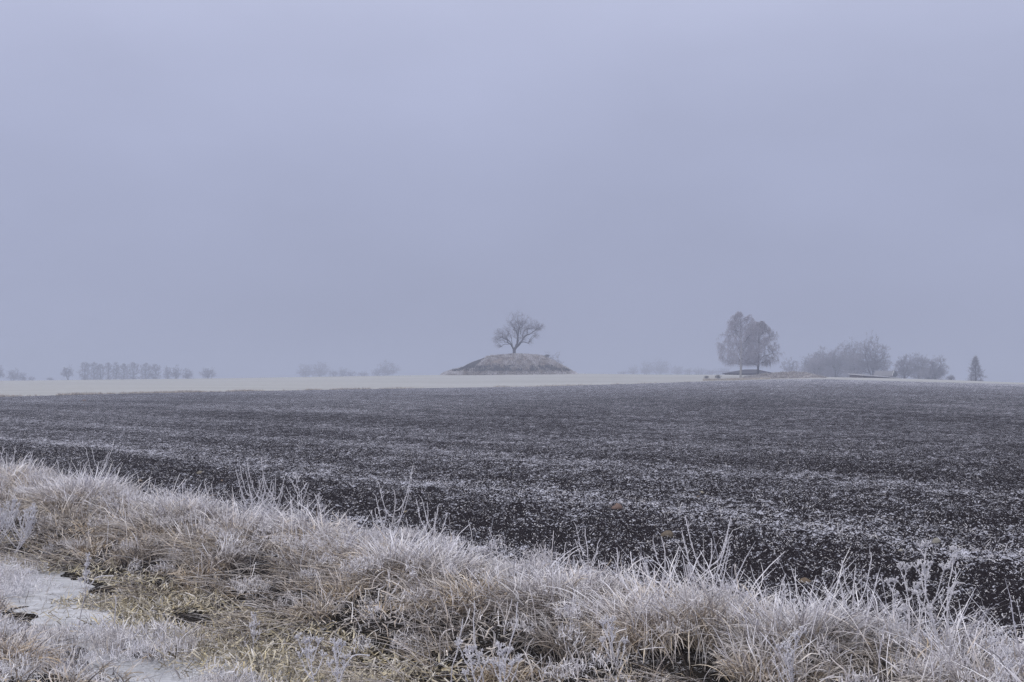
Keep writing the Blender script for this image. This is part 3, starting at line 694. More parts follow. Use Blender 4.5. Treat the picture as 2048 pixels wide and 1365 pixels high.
F = [
 ('far_tree', 'tree cut off by the left edge of the photograph', -14, 8, 729, 760, 'round', GL, 1.1),
 ('far_tree', 'round tree second from the left edge on the skyline', 14, 41, 737, 780, 'round', GL, 1.1),
 ('far_tree', 'small tree just right of the second tree from the left edge', 37, 54, 745, 780, 'round', GL, 1.),
 ('far_bush', 'tiny skyline bush in the left gap, nearer the left edge', 56, 70, 754, 850, 'bush', GL, .6),
 ('far_bush', 'tiny skyline bush just left of the leaning tree', 94, 106, 755, 850, 'bush', GL, .6),
 ('far_tree', 'leaning sparse tree standing apart left of the long row', 123, 150, 733, 700, 'leaning', GL, .9),
 ('far_tree', 'first tall tree at the left end of the long row', 159, 180, 727, 740, 'column', GL, 1.3),
 ('far_tree', 'second tree of the long row, broad and touching the third', 179, 197, 727, 750, 'column', GL, 1.3),
 ('far_tree', 'third tree of the long row with a flat top', 193, 209, 731, 745, 'column', GL, 1.3),
 ('far_tree', 'fourth tree of the long row, narrow, with sky on both sides', 210, 223, 728, 740, 'column', GL, 1.3),
 ('far_tree', 'fifth tree of the long row, tall and narrow', 224, 240, 727, 748, 'column', GL, 1.3),
 ('far_tree', 'sixth tree of the long row', 239, 256, 730, 742, 'column', GL, 1.3),
 ('far_tree', 'seventh tree of the long row, at the right of its main part', 255, 277, 727, 750, 'column', GL, 1.3),
 ('far_tree', 'left tree of the dense pair right of the main row', 281, 302, 729, 740, 'column', GL, 1.4),
 ('far_tree', 'right tree of the dense pair right of the main row', 299, 321, 731, 745, 'column', GL, 1.4),
 ('far_tree', 'left of the three rounder trees after the row', 327, 344, 733, 740, 'round', GL, 1.1),
 ('far_tree', 'middle of the three rounder trees after the row', 341, 362, 732, 750, 'round', GL, 1.1),
 ('far_tree', 'right and smallest of the three rounder trees after the row', 363, 387, 738, 745, 'round', GL, 1.1),
 ('far_tree', 'lone round tree at the right end of the left skyline trees', 400, 432, 734, 730, 'round', GL, 1.1),
 ('far_tree', 'broad faint tree at the left of the group left of the mound', 594, 628, 727, 980, 'round', GM, 1.2),
 ('far_tree', 'taller faint tree touching the broad one left of the mound', 620, 660, 724, 1000, 'round', GM, 1.2),
 ('far_bush', 'first low bush right of the two broad faint trees', 658, 678, 740, 1000, 'bush', GM, 1.),
 ('far_bush', 'pointed taller bush in the low run left of the mound', 676, 696, 735, 1000, 'bush', GM, 1.),
 ('far_bush', 'low bush right of the pointed bush left of the mound', 693, 712, 741, 1000, 'bush', GM, 1.),
 ('far_bush', 'last low bush of the run before the gap', 710, 741, 744, 1010, 'bush', GM, 1.),
 ('far_tree', 'broad faint tree standing nearest the mound on its left', 753, 798, 723, 950, 'round', GM, 1.3),
 ('far_bush', 'low bush against the left foot of the tree nearest the mound', 744, 764, 738, 950, 'bush', GM, 1.),
 ('far_tree', 'hazy round tree showing behind the right shoulder of the mound', 1084, 1127, 706, 640, 'round', GC, 1.2),
 ('far_bush', 'lowest faint bush right of the mound on the skyline', 1233, 1256, 742, 1150, 'bush', GC, .8),
 ('far_tree', 'small faint tree right of the lowest bush', 1256, 1277, 732, 1100, 'round', GC, .9),
 ('far_tree', 'faint tree left of the broadest faint crown', 1280, 1306, 724, 1100, 'round', GC, 1.1),
 ('far_tree', 'broadest faint crown midway between mound and birches', 1300, 1344, 720, 1120, 'round', GC, 1.2),
 ('far_tree', 'lower faint tree right of the broadest faint crown', 1341, 1368, 732, 1100, 'round', GC, 1.),
 ('far_bush', 'narrow faint bush between the faint trees', 1366, 1386, 736, 1080, 'bush', GC, 1.),
 ('far_bush', 'broad faint bush left of the birches, second from them', 1386, 1412, 735, 1080, 'bush', GC, 1.),
 ('far_bush', 'faint bush next left of the birches', 1408, 1436, 739, 1080, 'bush', GC, 1.),
 ('far_bush', 'faint bush partly behind the left birch crown', 1432, 1466, 737, 1080, 'bush', GC, 1.),
 ('small_tree', 'sparse small tree right of the birches behind the earth bank', 1562, 1602, 714, 600, 'round', GR, .9),
 ('small_tree', 'slender frosted tree at the left of the dense thicket', 1602, 1632, 710, 560, 'round', GR, 1.1),
 ('thicket_bush', 'dense rimed bush at the left of the thicket', 1622, 1664, 701, 520, 'bush', GR, 3.4),
 ('thicket_bush', 'tallest dense rimed bush in the middle of the thicket', 1648, 1698, 695, 530, 'bush', GR, 3.4),
 ('thicket_bush', 'pale dense bush left of the tall oak trunk', 1690, 1732, 705, 510, 'bush', GR, 3.4),
 ('thicket_bush', 'low dense bush filling the thicket between its two tallest bushes', 1612, 1650, 716, 505, 'bush', GR, 2.6),
 ('oak_tree', 'broad oak crown rising behind the thicket', 1677, 1726, 682, 560, 'round', GR, 1.9),
 ('oak_tree', 'tall dark-limbed oak, the highest tree round the farm', 1711, 1780, 677, 470, 'round', GR, 2.0),
 ('dark_bush', 'small dark evergreen bush beside the farmhouse gable', 1783, 1796, 745, 445, 'bush', GR, 1.5),
 ('oak_tree', 'forked tree at the left of the three right of the farmhouse', 1789, 1829, 712, 500, 'round', GR, 1.8),
 ('oak_tree', 'tallest middle tree of the three right of the farmhouse', 1816, 1860, 708, 510, 'round', GR, 2.0),
 ('oak_tree', 'dense rounded tree at the right of the three by the farmhouse', 1847, 1893, 716, 490, 'round', GR, 2.2),
 ('thicket_bush', 'low bush under the two right trees of the three', 1834, 1886, 737, 500, 'bush', GR, 2.6),
 ('far_bush', 'tiny bush between the three trees and the conical tree', 1894, 1908, 753, 480, 'bush', GR, 1.),
 ('conical_tree', 'lone conical tree near the right edge on the skyline', 1936, 1967, 717, 430, 'cone', GR, 1.9),
]
for name, label, xl, xr, yt, D, form, grp, dens in F:
    far_tree(name, label, xl, xr, yt, D, form, grp, dens, trunk=.42 if D < 600 and form == 'round' else .28, dark=.8 if name == 'dark_bush' else (.12 if form == 'cone' else .1))

# ------------------------------------------------------------------ the mound
prof_u = np.array([150, 190, 280, 380, 500, 600, 740, 850, 1000, 1130, 1260, 1390, 1480, 1600, 1680, 1740, 1800, 1870]) / 6.4 + 860
prof_v = np.array([948, 922, 885, 868, 800, 757, 712, 692, 684, 681, 688, 697, 716, 776, 822, 852, 888, 925]) / 6.4 + 600
base_v = 749.5
cxm = at(1016, 748, MY).x; x0m = at(875, 748, MY).x; x1m = at(1156, 748, MY).x
zb_m = at(1016, base_v, MY).z - .4
def mound_h(X, Y):
    px = 1024 + (X) / MY * FP
    hh = (np.interp(px, prof_u, base_v - prof_v, left=0, right=0)) * MY / FP
    d = (Y - MY) / 19.0
    # depth section: same dome turned; wide flat top
    sec = np.clip(1 - np.abs(d) ** 2.3, 0, 1)
    ww = np.clip(1 - ((X - (x0m + x1m) / 2) / ((x1m - x0m) / 2 + 1)) ** 2, 0, 1) ** .5
    d2 = (Y - MY) / (4 + 16 * ww)
    sec = np.clip(1 - np.abs(d2) ** 2.2, 0, 1)
    return hh * sec
gx = np.linspace(x0m - 2, x1m + 2, 220); gy = np.linspace(MY - 21, MY + 21, 150); GX, GY = np.meshgrid(gx, gy)
hm = mound_h(GX, GY); GZ = np.where(hm > .02, 0, -1.2) + Z(GX, GY, False) * 0 + zb_m - .15 + hm + .9 * (fbm(GX * .35, GY * .35, 3, 3) - .5) * np.clip(hm, 0, 1)
pxm = 1024 + GX / MY * FP; rowm = HV - (GZ - HC) / GY * FP
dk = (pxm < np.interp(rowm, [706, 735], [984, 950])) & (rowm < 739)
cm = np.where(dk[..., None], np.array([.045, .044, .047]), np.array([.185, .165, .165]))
base_band = np.clip((rowm - 733 + 3 * (fbm(GX * .4, GY * .4, 6, 2) - .5)) / 3, 0, 1)[..., None]
cm = cm * (1 - base_band) + np.array([.12, .112, .116]) * base_band
mb = MB(); mb.add(np.stack([GX, GY, GZ], -1), grid_faces(*GX.shape), cm.reshape(-1, 3))
props(mb.build('burial_mound', M_mound), 'grassy burial mound with a flat top carrying the lone tree', kind='structure')
# turf tufts and scrub on it
def mound_surface(X, Y): return zb_m - .15 + mound_h(X, Y)
mg = MB(); n = 40000
X = R.uniform(x0m, x1m, n); Y = MY + R.uniform(-20, 6, n); hh = mound_h(X, Y); px = 1024 + X / MY * FP; row = HV - (mound_surface(X, Y) - HC) / Y * FP
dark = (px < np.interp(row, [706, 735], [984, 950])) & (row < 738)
clump = fbm(X * .55, Y * .4, 44, 3)
k = (hh > .1) & (~dark | (R.uniform(0, 1, n) < .12)) & ((clump > .42) | (row > 744.5)); X, Y, row, dark, clump = X[k], Y[k], row[k], dark[k], clump[k]; n = len(X)
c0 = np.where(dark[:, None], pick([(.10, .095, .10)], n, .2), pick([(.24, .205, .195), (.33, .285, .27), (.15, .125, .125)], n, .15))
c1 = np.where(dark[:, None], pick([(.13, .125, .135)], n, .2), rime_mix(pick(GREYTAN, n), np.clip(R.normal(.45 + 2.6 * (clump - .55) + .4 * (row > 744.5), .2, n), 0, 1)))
blades(mg, np.stack([X, Y, mound_surface(X, Y) - .05], -1), R.uniform(0, 6.28, n), R.uniform(0, .8, n), R.uniform(0, 1.2, n), R.uniform(.25, .7, n) * np.where(dark, .3, 1), R.uniform(.07, .16, n), c0, c1, 2, 1)
props(mg.build('mound_grass', M_grass), 'rimed brown tufts covering the mound', kind='stuff')
ms = MB(); n = 24000
X = R.uniform(x0m, x1m, n); Y = MY + R.uniform(-20.5, -8, n); hh = mound_h(X, Y); row = HV - (mound_surface(X, Y) - HC) / Y * FP
cl = fbm(X * .45, Y * .6, 91, 3)
top = 733 + 4 * np.clip((1000 - (1024 + X / MY * FP)) / 110, 0, 1)
k = (hh > .1) & (row > top) & (row < 744.5) & (cl > .40); X, Y, row = X[k], Y[k], row[k]; n = len(X)
blades(ms, np.stack([X, Y, mound_surface(X, Y) + R.uniform(0, .5, n)], -1), R.uniform(0, 6.28, n), R.uniform(0, 1.5, n), R.uniform(-.6, .9, n), R.uniform(.3, .8, n), R.uniform(.05, .12, n),
       pick([(.035, .035, .04), (.05, .05, .055)], n), rime_mix(pick([(.04, .04, .045), (.06, .06, .065)], n), np.clip(R.normal(.08, .12, n), 0, .8)), 2, 1)
props(ms.build('mound_scrub', M_twig), 'dark low scrub round the foot of the mound', kind='stuff')
def shrub(label, px, py, D, w_, h_, colr, n=700, name='shrub', kind=None, group=None, rim=.2, zfix=None):
    b = at(px, py, D); m = MB(); q = R.normal(size=(n, 3)); q /= np.linalg.norm(q, axis=1, keepdims=True); q *= R.uniform(0, 1, n)[:, None] ** .5
    P = np.array([b.x, b.y, b.z]) + q * np.array([w_ / 2, w_ / 2.5, h_ * .5]) + np.array([0, 0, h_ * .5])
    blades(m, P, R.uniform(0, 6.28, n), R.uniform(0, 1.5, n), R.uniform(-.6, .9, n), R.uniform(.12, .35, n) * max(h_, .6), R.uniform(.03, .07, n), pick([colr], n, .2), rime_mix(pick([colr], n, .2), np.full(n, rim)), 2, 1)
    o = m.build(name, M_twig, None, offset=(b.x, b.y, b.z)); o.location = b
    return props(o, label, 'shrub', group)
shrub('dark shrub on the right shoulder of the mound', 1094, 714.5, MY - 1, 1.9, .75, (.06, .06, .065), name='mound_shrub')

# ------------------------------------------------------------------ earth bank, dry tufts, buildings round the birches
ex0, ex1 = at(1484, 752, 350).x, at(1652, 752, 350).x
gx = np.linspace(ex0 - 1, ex1 + 1, 160); gy = np.linspace(343, 363, 60); GX, GY = np.meshgrid(gx, gy)
pe = 1024 + GX / 350 * FP
he = np.interp(pe, [1484, 1500, 1530, 1560, 1590, 1612, 1630, 1650], [0, 4, 8, 9.5, 11.5, 10, 5, 0]) * 350 / FP * np.clip(1 - ((GY - 352) / 9) ** 2, 0, 1) ** .8
GZ = Z(GX, GY, False) + he - .08 + .35 * (fbm(GX * .8, GY * .8, 3, 3) - .4) * np.clip(he, 0, .8)
cb = np.where((fbm(GX * .5, GY * .7, 8, 3) > .5)[..., None], np.array([.16, .145, .135]), np.array([.27, .26, .27]))
mb = MB(); mb.add(np.stack([GX, GY, GZ], -1), grid_faces(*GX.shape), cb.reshape(-1, 3))
props(mb.build('earth_bank', M_mound), 'low grassy earth bank right of the birches', kind='structure')
eg = MB()
def tufts_px(mb, n, x0, x1, v0, v1, D, ln, colset, fr, wd=(.05, .1)):
    px = R.uniform(x0, x1, n); D_ = D + R.uniform(-2, 2, n); X = (px - 1024) / FP * D_
    z = Z(X, D_, False)
    blades(mb, np.stack([X, D_, z - .05], -1), R.uniform(0, 6.28, n), R.uniform(0, .8, n), R.uniform(0, 1.2, n), R.uniform(*ln, n), R.uniform(*wd, n), pick(colset, n), rime_mix(pick(colset, n), np.full(n, fr)), 2, 1)
n = 5000; X = R.uniform(ex0, ex1, n); Y = R.uniform(343, 356, n)
pe = 1024 + X / 350 * FP; he = np.interp(pe, [1484, 1500, 1530, 1560, 1590, 1612, 1630, 1650], [0, 4, 8, 9.5, 11.5, 10, 5, 0]) * 350 / FP * np.clip(1 - ((Y - 352) / 9) ** 2, 0, 1) ** .8
kk = (he > .1) & (fbm(X * .6, Y * .5, 12, 2) > .42); X, Y, he = X[kk], Y[kk], he[kk]; n = len(X)
blades(eg, np.stack([X, Y, Z(X, Y, False) + he - .1], -1), R.uniform(0, 6.28, n), R.uniform(0, .8, n), R.uniform(0, 1.2, n), R.uniform(.2, .6, n), R.uniform(.05, .12, n), pick([(.12, .105, .095), (.24, .21, .18)], n), rime_mix(pick(GREYTAN, n), np.clip(R.normal(.4, .3, n), 0, 1)), 2, 1)
for c, wpx, m in ((1413, 7, 260), (1425, 10, 240), (1450, 14, 260), (1470, 10, 250), (1484, 16, 500), (1520, 20, 300)):
    tufts_px(eg, m, c - wpx, c + wpx, 0, 0, 338, (.3, .8), [(.40, .33, .22), (.30, .25, .18)], .35)
props(eg.build('bank_tufts', M_grass), 'straw-coloured tufts round the birches and the earth bank', kind='stuff')
shrub('dark little bush at the left end of the tufts before the birches', 1413, 758.5, 337, 1.3, .85, (.05, .048, .055), 300, 'low_bush')
shrub('larger dark bush on the straw tufts left of the birches', 1436, 758.5, 337, 1.9, 1.0, (.06, .058, .065), 500, 'low_bush')
# fringe of dry grass on the border of the two fields
fe = MB(); n = 16000; px = R.uniform(-60, 1500, n); cl = fbm(px * .02, px * 0, 15, 3) + .25 * (vnoise(px * .18, px * 0, 6) - .5)
k = R.uniform(0, 1, n) < np.clip((cl - .30) * 3.4, .06, 1) * np.interp(px, [0, 500, 800, 1500], [1, .9, .5, .25]); px = px[k]; cl = cl[k]; n = len(px)
D = np.interp(px, BX, BD) - 1 + R.uniform(-1.6, 1.4, n); X = (px - 1024) / FP * D
blades(fe, np.stack([X, D, Z(X, D, False) - .03], -1), R.uniform(0, 6.28, n), R.uniform(0, .9, n), R.uniform(0, 1.3, n), R.uniform(.15, .42, n) * (.5 + 1.2 * np.clip(cl, 0, 1)), R.uniform(.04, .09, n),
       pick([(.24, .21, .18), (.32, .27, .20)], n), rime_mix(pick(TAN, n), np.clip(R.normal(.35, .2, n), 0, 1)), 2, 1)
props(fe.build('field_edge_grass', M_grass), 'fringe of dry grass where ploughed soil meets the pale field', kind='stuff')

# buildings
def poly_obj(name, verts, faces, mat, parent):
    me = bpy.data.meshes.new(name); me.from_pydata([tuple(v) for v in verts], [], faces); me.update(); me.materials.append(mat)
    o = bpy.data.objects.new(name, me); col.objects.link(o); o.parent = parent; return o
def box(name, x0, x1, y0, y1, z0, z1, mat, parent, top=None):
    v = [(x0, y0, z0), (x1, y0, z0), (x1, y1, z0), (x0, y1, z0), (x0, y0, z1), (x1, y0, z1), (x1, y1, z1), (x0, y1, z1)]
    return poly_obj(name, v, [(0, 3, 2, 1), (4, 5, 6, 7), (0, 1, 5, 4), (1, 2, 6, 5), (2, 3, 7, 6), (3, 0, 4, 7)], mat, parent)
def slab(name, quad, th, mat, parent):
    q = [Vector(p) for p in quad]; nrm = (q[1] - q[0]).cross(q[3] - q[0]).normalized() * th
    return poly_obj(name, q + [p + nrm for p in q], [(0, 3, 2, 1), (4, 5, 6, 7), (0, 1, 5, 4), (1, 2, 6, 5), (2, 3, 7, 6), (3, 0, 4, 7)], mat, parent)
# barn behind the birches, dark low-pitched hipped roof
D = 410; L_ = at(1457, 747, D).x; Rr = at(1549, 747, D).x; ez = at(1500, 746.5, D).z; rz = at(1500, 739.5, D).z; gz = ez - 3.2
cx = (L_ + Rr) / 2
bn = empty('barn', (cx, D + 6, gz), 'low barn with dark shallow roof showing behind the birch trunks', 'barn')
def loc(p): return (p[0] - cx, p[1] - D - 6, p[2] - gz)
box('wall', L_ + .6 - cx, Rr - .6 - cx, .6 - 6, 11.4 - 6, -.5, ez - gz - .05, M_wood, bn)
ri0, ri1 = at(1490, 740, D + 6).x, at(1514, 740, D + 6).x
e = [(L_, D, ez), (Rr, D, ez), (Rr, D + 12, ez), (L_, D + 12, ez), (ri0, D + 6, rz + .1), (ri1, D + 6, rz + .1)]
v = [loc(p) for p in e] + [loc((p[0], p[1], p[2] - .22)) for p in e[:4]]
poly_obj('roof', v, [(0, 1, 5, 4), (1, 2, 5), (2, 3, 4, 5), (3, 0, 4), (6, 7, 1, 0), (7, 8, 2, 1), (8, 9, 3, 2), (9, 6, 0, 3), (9, 8, 7, 6)], M_roofdark, bn)
for fx in (-4, 0, 4.5): box('door' if fx == 0 else 'window', fx - .6, fx + .6, -5.46, -5.38, .2 if fx == 0 else 1.2, 2.3, M_glass, bn)
# farmhouse: roof along x, gable on the right turned a little to the camera
D = 445; c = at(1769, 753, D); g0 = c.z - 1.6
fh = empty('farmhouse', (c.x, D, g0), 'farmhouse with rimed roof and dark gable between oak and shed', 'house'); fh.rotation_euler = (0, 0, math.radians(-28))
hl, hw = 2.7, 2.3; ev = 1.9; rg = at(1769, 742.5, D).z - g0
box('wall', -hl, hl, -hw, hw, -.5, ev, M_wood, fh)
poly_obj('gable', [(hl, -hw, ev), (hl, hw, ev), (hl, 0, rg - .1), (hl - .25, -hw, ev), (hl - .25, hw, ev), (hl - .25, 0, rg - .1)], [(0, 1, 2), (5, 4, 3), (0, 2, 5, 3), (1, 4, 5, 2), (0, 3, 4, 1)], M_wood, fh)
poly_obj('gable', [(-hl + .25, -hw, ev), (-hl + .25, hw, ev), (-hl + .25, 0, rg - .1), (-hl, -hw, ev), (-hl, hw, ev), (-hl, 0, rg - .1)], [(0, 1, 2), (5, 4, 3), (0, 2, 5, 3), (1, 4, 5, 2), (0, 3, 4, 1)], M_wood, fh)
sl_ = (rg - ev) / hw
slab('roof', [(-hl - .4, -hw - .4, ev - .4 * sl_), (hl + .4, -hw - .4, ev - .4 * sl_), (hl + .4, 0, rg), (-hl - .4, 0, rg)], .14, M_roofrime, fh)
slab('roof', [(-hl - .4, 0, rg), (hl + .4, 0, rg), (hl + .4, hw + .4, ev - .4 * sl_), (-hl - .4, hw + .4, ev - .4 * sl_)], .14, M_roofrime, fh)
for sg in (-1, 1):
    slab('bargeboard', [(hl + .42, sg * (hw + .4), ev - .4 * sl_ - .12), (hl + .50, sg * (hw + .4), ev - .4 * sl_ - .12), (hl + .50, 0, rg - .12), (hl + .42, 0, rg - .12)], .25 * -sg, M_whitewood, fh)
box('window', hl + .002, hl + .06, -.45, .45, .8, 1.7, M_glass, fh)
# long low shed
P0 = at(1727, 751.0, 366); P1 = at(1801, 756.6, 405)
ax = Vector((P1.x - P0.x, P1.y - P0.y, 0)); Ls = ax.length
sh = empty('long_shed', (P0.x, P0.y, P0.z - 2.2), 'long low shed with white frosted roof edge in front of farmhouse', 'shed'); sh.rotation_euler = (0, 0, math.atan2(ax.y, ax.x))
dz = P1.z - P0.z; wt = 2.2
poly_obj('wall', [(.3, .3, -1), (Ls - .3, .3, -1 + dz), (Ls - .3, 4, -1 + dz), (.3, 4, -1), (.3, .3, wt - .12), (Ls - .3, .3, wt - .12 + dz), (Ls - .3, 4, wt + .2 + dz), (.3, 4, wt + .2)], [(0, 3, 2, 1), (4, 5, 6, 7), (0, 1, 5, 4), (1, 2, 6, 5), (2, 3, 7, 6), (3, 0, 4, 7)], M_wood, sh)
slab('roof', [(0, -.15, wt - .1), (Ls, -.15, wt - .1 + dz), (Ls, 4.3, wt + .32 + dz), (0, 4.3, wt + .32)], .22, M_snow, sh)

# ------------------------------------------------------------------ stones on the ploughed soil
def stone(label, px, py, wpx, hpx, c1, c2, seed, flat=.6):
    Y = FP * HC / (py + hpx * .3 - HV); X = (px - 1024) / FP * Y; wd = wpx * Y / FP; ht = max(hpx * Y / FP * .95, wd * .28)
    m = MB(); rr = np.random.default_rng(seed)
    nr, ns = 7, 10; V = []
    for i in range(nr):
        ph = math.pi * i / (nr - 1)
        for j in range(ns):
            th = 2 * math.pi * j / ns; V.append((math.sin(ph) * math.cos(th), math.sin(ph) * math.sin(th), math.cos(ph)))
    V = np.array(V); off = rr.uniform(0, 9, 3)
    f = 1 + .28 * np.sin(V[:, 0] * 2.3 + off[0]) * np.sin(V[:, 1] * 2.9 + off[1]) + .12 * np.sin(V[:, 2] * 5 + off[2]) + .10 * np.sign(V[:, 0] + .4 * V[:, 2] - .3)
    V = V * f[:, None] * np.array([wd / 2, wd * flat / 2, ht * .72]); ca = rr.uniform(-.5, .5); V[:, 0], V[:, 1] = V[:, 0] * math.cos(ca) - V[:, 1] * math.sin(ca), V[:, 0] * math.sin(ca) + V[:, 1] * math.cos(ca)
    V[:, 2] = np.maximum(V[:, 2], -ht * .2)
    i = np.arange(nr - 1)[:, None] * ns; k = np.arange(ns)[None]
    Fq = np.stack([i + k, i + (k + 1) % ns, i + ns + (k + 1) % ns, i + ns + k], -1).reshape(-1, 4)
    g1 = sum(c1) / 3; g2 = sum(c2) / 3; mt = plain('stone_surface', tuple(.7 * (q * .5 + g1 * .5) for q in c1), tuple(.75 * (q * .5 + g2 * .5) for q in c2), 40, .8, .01)
    m.add(V, Fq[:, ::-1], (.5, .5, .5)); o = m.build('field_stone', mt, smooth=False); o.location = (X, Y, ZZ(X, Y) + .012)
    props(o, label, 'stone', 'loose stones lying on the ploughed soil')
stone('reddish angular stone, farthest of the large stones in the field', 1232, 1014, 23, 13, (.26, .13, .10), (.36, .21, .17), 3)
stone('flat tan-brown stone just above the middle of the grass bank', 1331, 1069, 28, 13, (.20, .14, .09), (.30, .22, .15), 5)
stone('smooth grey-beige stone toward the right edge', 1869, 1082, 24, 11, (.30, .27, .22), (.42, .39, .33), 8)
stone('pale triangular stone between the tall weed heads at the right', 1846, 1148, 17, 13, (.42, .38, .30), (.55, .51, .42), 9)
stone('brown stone directly behind the rimed grass right of centre', 1606, 1161, 26, 10, (.22, .13, .07), (.34, .23, .13), 12)
stone('small pale stone with straw on it left of the grey-beige one', 1797, 1101, 12, 7, (.42, .38, .34), (.5, .47, .43), 14)
stone('tan stone behind the bank at the left', 282, 963, 13, 8, (.34, .24, .17), (.45, .35, .27), 16)
stone('beige flat stone on the left part of the field', 401, 946, 16, 6, (.28, .23, .17), (.36, .31, .24), 17)
stone('orange-brown pebble left of centre behind the bank', 445, 963, 8, 6, (.33, .20, .13), (.42, .28, .2), 18)
stone('yellowish pebble left of the middle behind the forked weed', 812, 1024, 11, 6, (.34, .27, .16), (.42, .35, .24), 21)
stone('small cream pebble in the frosty band right of centre', 1402, 985, 11, 6, (.42, .36, .26), (.52, .46, .36), 22)
stone('small orange pebble just right of the middle of the field', 1396, 994, 8, 4, (.36, .22, .14), (.44, .3, .2), 23)
stone('tiny red pebble far out in the left of the field', 169, 805, 6, 3, (.36, .18, .13), (.44, .25, .2), 24)

# ------------------------------------------------------------------ rimed weeds on the bank
RC = np.array([.74, .74, .82]); DC = np.array([.13, .11, .12])
def crystals(mb, c, rad, n, sz):
    """rime-covered seed head: small spiky grains round a point"""
    q = R.normal(size=(n, 3)); q /= np.linalg.norm(q, axis=1, keepdims=True); q *= R.uniform(.1, 1, n)[:, None] ** .5
    C = np.array(c) + q * np.array(rad); d = R.normal(size=(n, 3)); d /= np.linalg.norm(d, axis=1, keepdims=True)
    s = R.uniform(.6, 1.3, n) * sz; cc = RC * (1 + R.normal(0, .07, (n, 1)))
    prisms(mb, C - d * s[:, None], C, s * .12, s * .55, cc, cc, 3); prisms(mb, C, C + d * s[:, None], s * .55, s * .12, cc, cc, 3)
def weed(label, px, top, s, form, lean=0., nb=6, spread=.35, name='rimed_weed', thick=1., seed=0, frosty=.75, pz=None, cat='weed'):
    X, Y = on_s(px, s); z0 = ZZ(X, Y) if pz is None else pz; z1 = at(px, top, Y).z; H = max(z1 - z0, .15)
    t = empty(name, (X, Y, z0), label, cat, 'rimed weeds standing out of the bank grass')
    rr = np.random.default_rng(seed + int(px)); kk = 12
    u = np.linspace(0, 1, kk); bend = lean * H
    pts = np.stack([-bend * .55 + bend * u + .025 * np.sin(u * 7 + seed) * H, .02 * np.cos(u * 5) * H, H * u], -1)
    if form == 'hook': pts = np.stack([-bend + bend * 1.25 * u ** 1.6 + .35 * lean * H * np.clip(u - .7, 0, 1), u * 0, H * (1 - (1 - np.minimum(u * 1.18, 1.12)) ** 2) * .99], -1)
    pts = pts + rr.normal(0, .004, pts.shape); r = np.interp(u, [0, 1], [.0050, .0032]) * thick * (1 + rr.normal(0, .18, kk)).clip(.6, 1.5)
    cst = DC[None] * (1 - frosty * np.clip(.35 + u * .9, 0, 1)[:, None]) + RC[None] * frosty * np.clip(.35 + u * .9, 0, 1)[:, None]
    m = MB(); tube(m, pts, r, 5, cst)
    # rime needles along the stem
    n = int(60 * H / .5); ti = rr.uniform(.3, 1, n); P = np.stack([np.interp(ti, u, pts[:, j]) for j in range(3)], -1); d = rr.normal(size=(n, 3)); d /= np.linalg.norm(d, axis=1, keepdims=True)
    prisms(m, P, P + d * rr.uniform(.006, .014, n)[:, None], np.full(n, .0022), np.full(n, .001), RC, RC, 3)
    m.build('stem', M_rime, t)
    def branch(f, az, L, up, head, r0=.0028, curve=.4):
        p0 = np.array([np.interp(f, u, pts[:, j]) for j in range(3)]); v = np.linspace(0, 1, 8)
        hx = math.cos(az); hy = math.sin(az) * .6
        q = p0 + np.stack([hx * L * math.sin(up) * v ** (1 - curve * .4), hy * L * math.sin(up) * v, L * math.cos(up) * v ** (1 + curve)], -1) + rr.normal(0, .003, (8, 3)) * v[:, None]
        mb_ = MB(); tube(mb_, q, np.interp(v, [0, 1], [r0, r0 * .75]) * thick * (1 + rr.normal(0, .15, 8)), 4, RC * .95)
        nn = int(30 * L / .15) + 4; ti = rr.uniform(.1, 1, nn); P = np.stack([np.interp(ti, v, q[:, j]) for j in range(3)], -1); dd = rr.normal(size=(nn, 3)); dd /= np.linalg.norm(dd, axis=1, keepdims=True)
        prisms(mb_, P, P + dd * rr.uniform(.006, .016, nn)[:, None], np.full(nn, .0024), np.full(nn, .001), RC, RC, 3)
        if head == 'twiggy':
            for g in range(3):
                a2 = rr.uniform(0, 6.28); p1 = q[rr.integers(4, 8)]; p2 = p1 + np.array([math.cos(a2) * .03, math.sin(a2) * .02, rr.uniform(.02, .06)])
                prisms(mb_, [p1], [p2], [.0028 * thick], [.002 * thick], RC, RC, 3)
        o = mb_.build('branch', M_rime, t)
        if head == 'umbel':
            hb = MB(); c = q[-1]
            for g in range(9):
                a2 = g * 2.4; rr_ = .010 + .022 * rr.uniform(0, 1); p2 = c + np.array([math.cos(a2) * rr_, math.sin(a2) * rr_, .016 + rr.uniform(-.004, .028)])
                prisms(hb, [c], [p2], [.0025], [.002], RC, RC, 3); crystals(hb, p2, (.007, .007, .009), 8, .0052)
            hb.build('seed_head', M_rime, o)
        return q[-1]
    if form == 'umbel':
        branch(.985, 0.5, .05, .3, 'umbel'); branch(.985, 2.7, .05, .5, 'umbel')
        for i in range(nb): branch(.62 + .3 * i / max(nb, 1), i * 2.5 + seed, H * spread * .55 * rr.uniform(.6, 1.1), .55, 'umbel')
    elif form == 'club':
        hb = MB(); c = pts[-1]
        for g in range(26): crystals(hb, c + np.array([rr.normal(0, .016), rr.normal(0, .016), rr.uniform(-.07, .05)]), (.012, .012, .014), 9, .006)
        hb.build('seed_head', M_rime, t)
        for i in range(nb): branch(.5 + .4 * i / max(nb, 1), i * 2.9 + seed, H * spread * .5, .5, 'twiggy')
    elif form == 'fork':
        for i in range(nb): branch(.30 + .5 * i / nb, (0 if i % 2 else math.pi) + rr.uniform(-.6, .6), H * spread * rr.uniform(.8, 1.3), .42, 'twiggy', .0034, .7)
    elif form == 'spire':
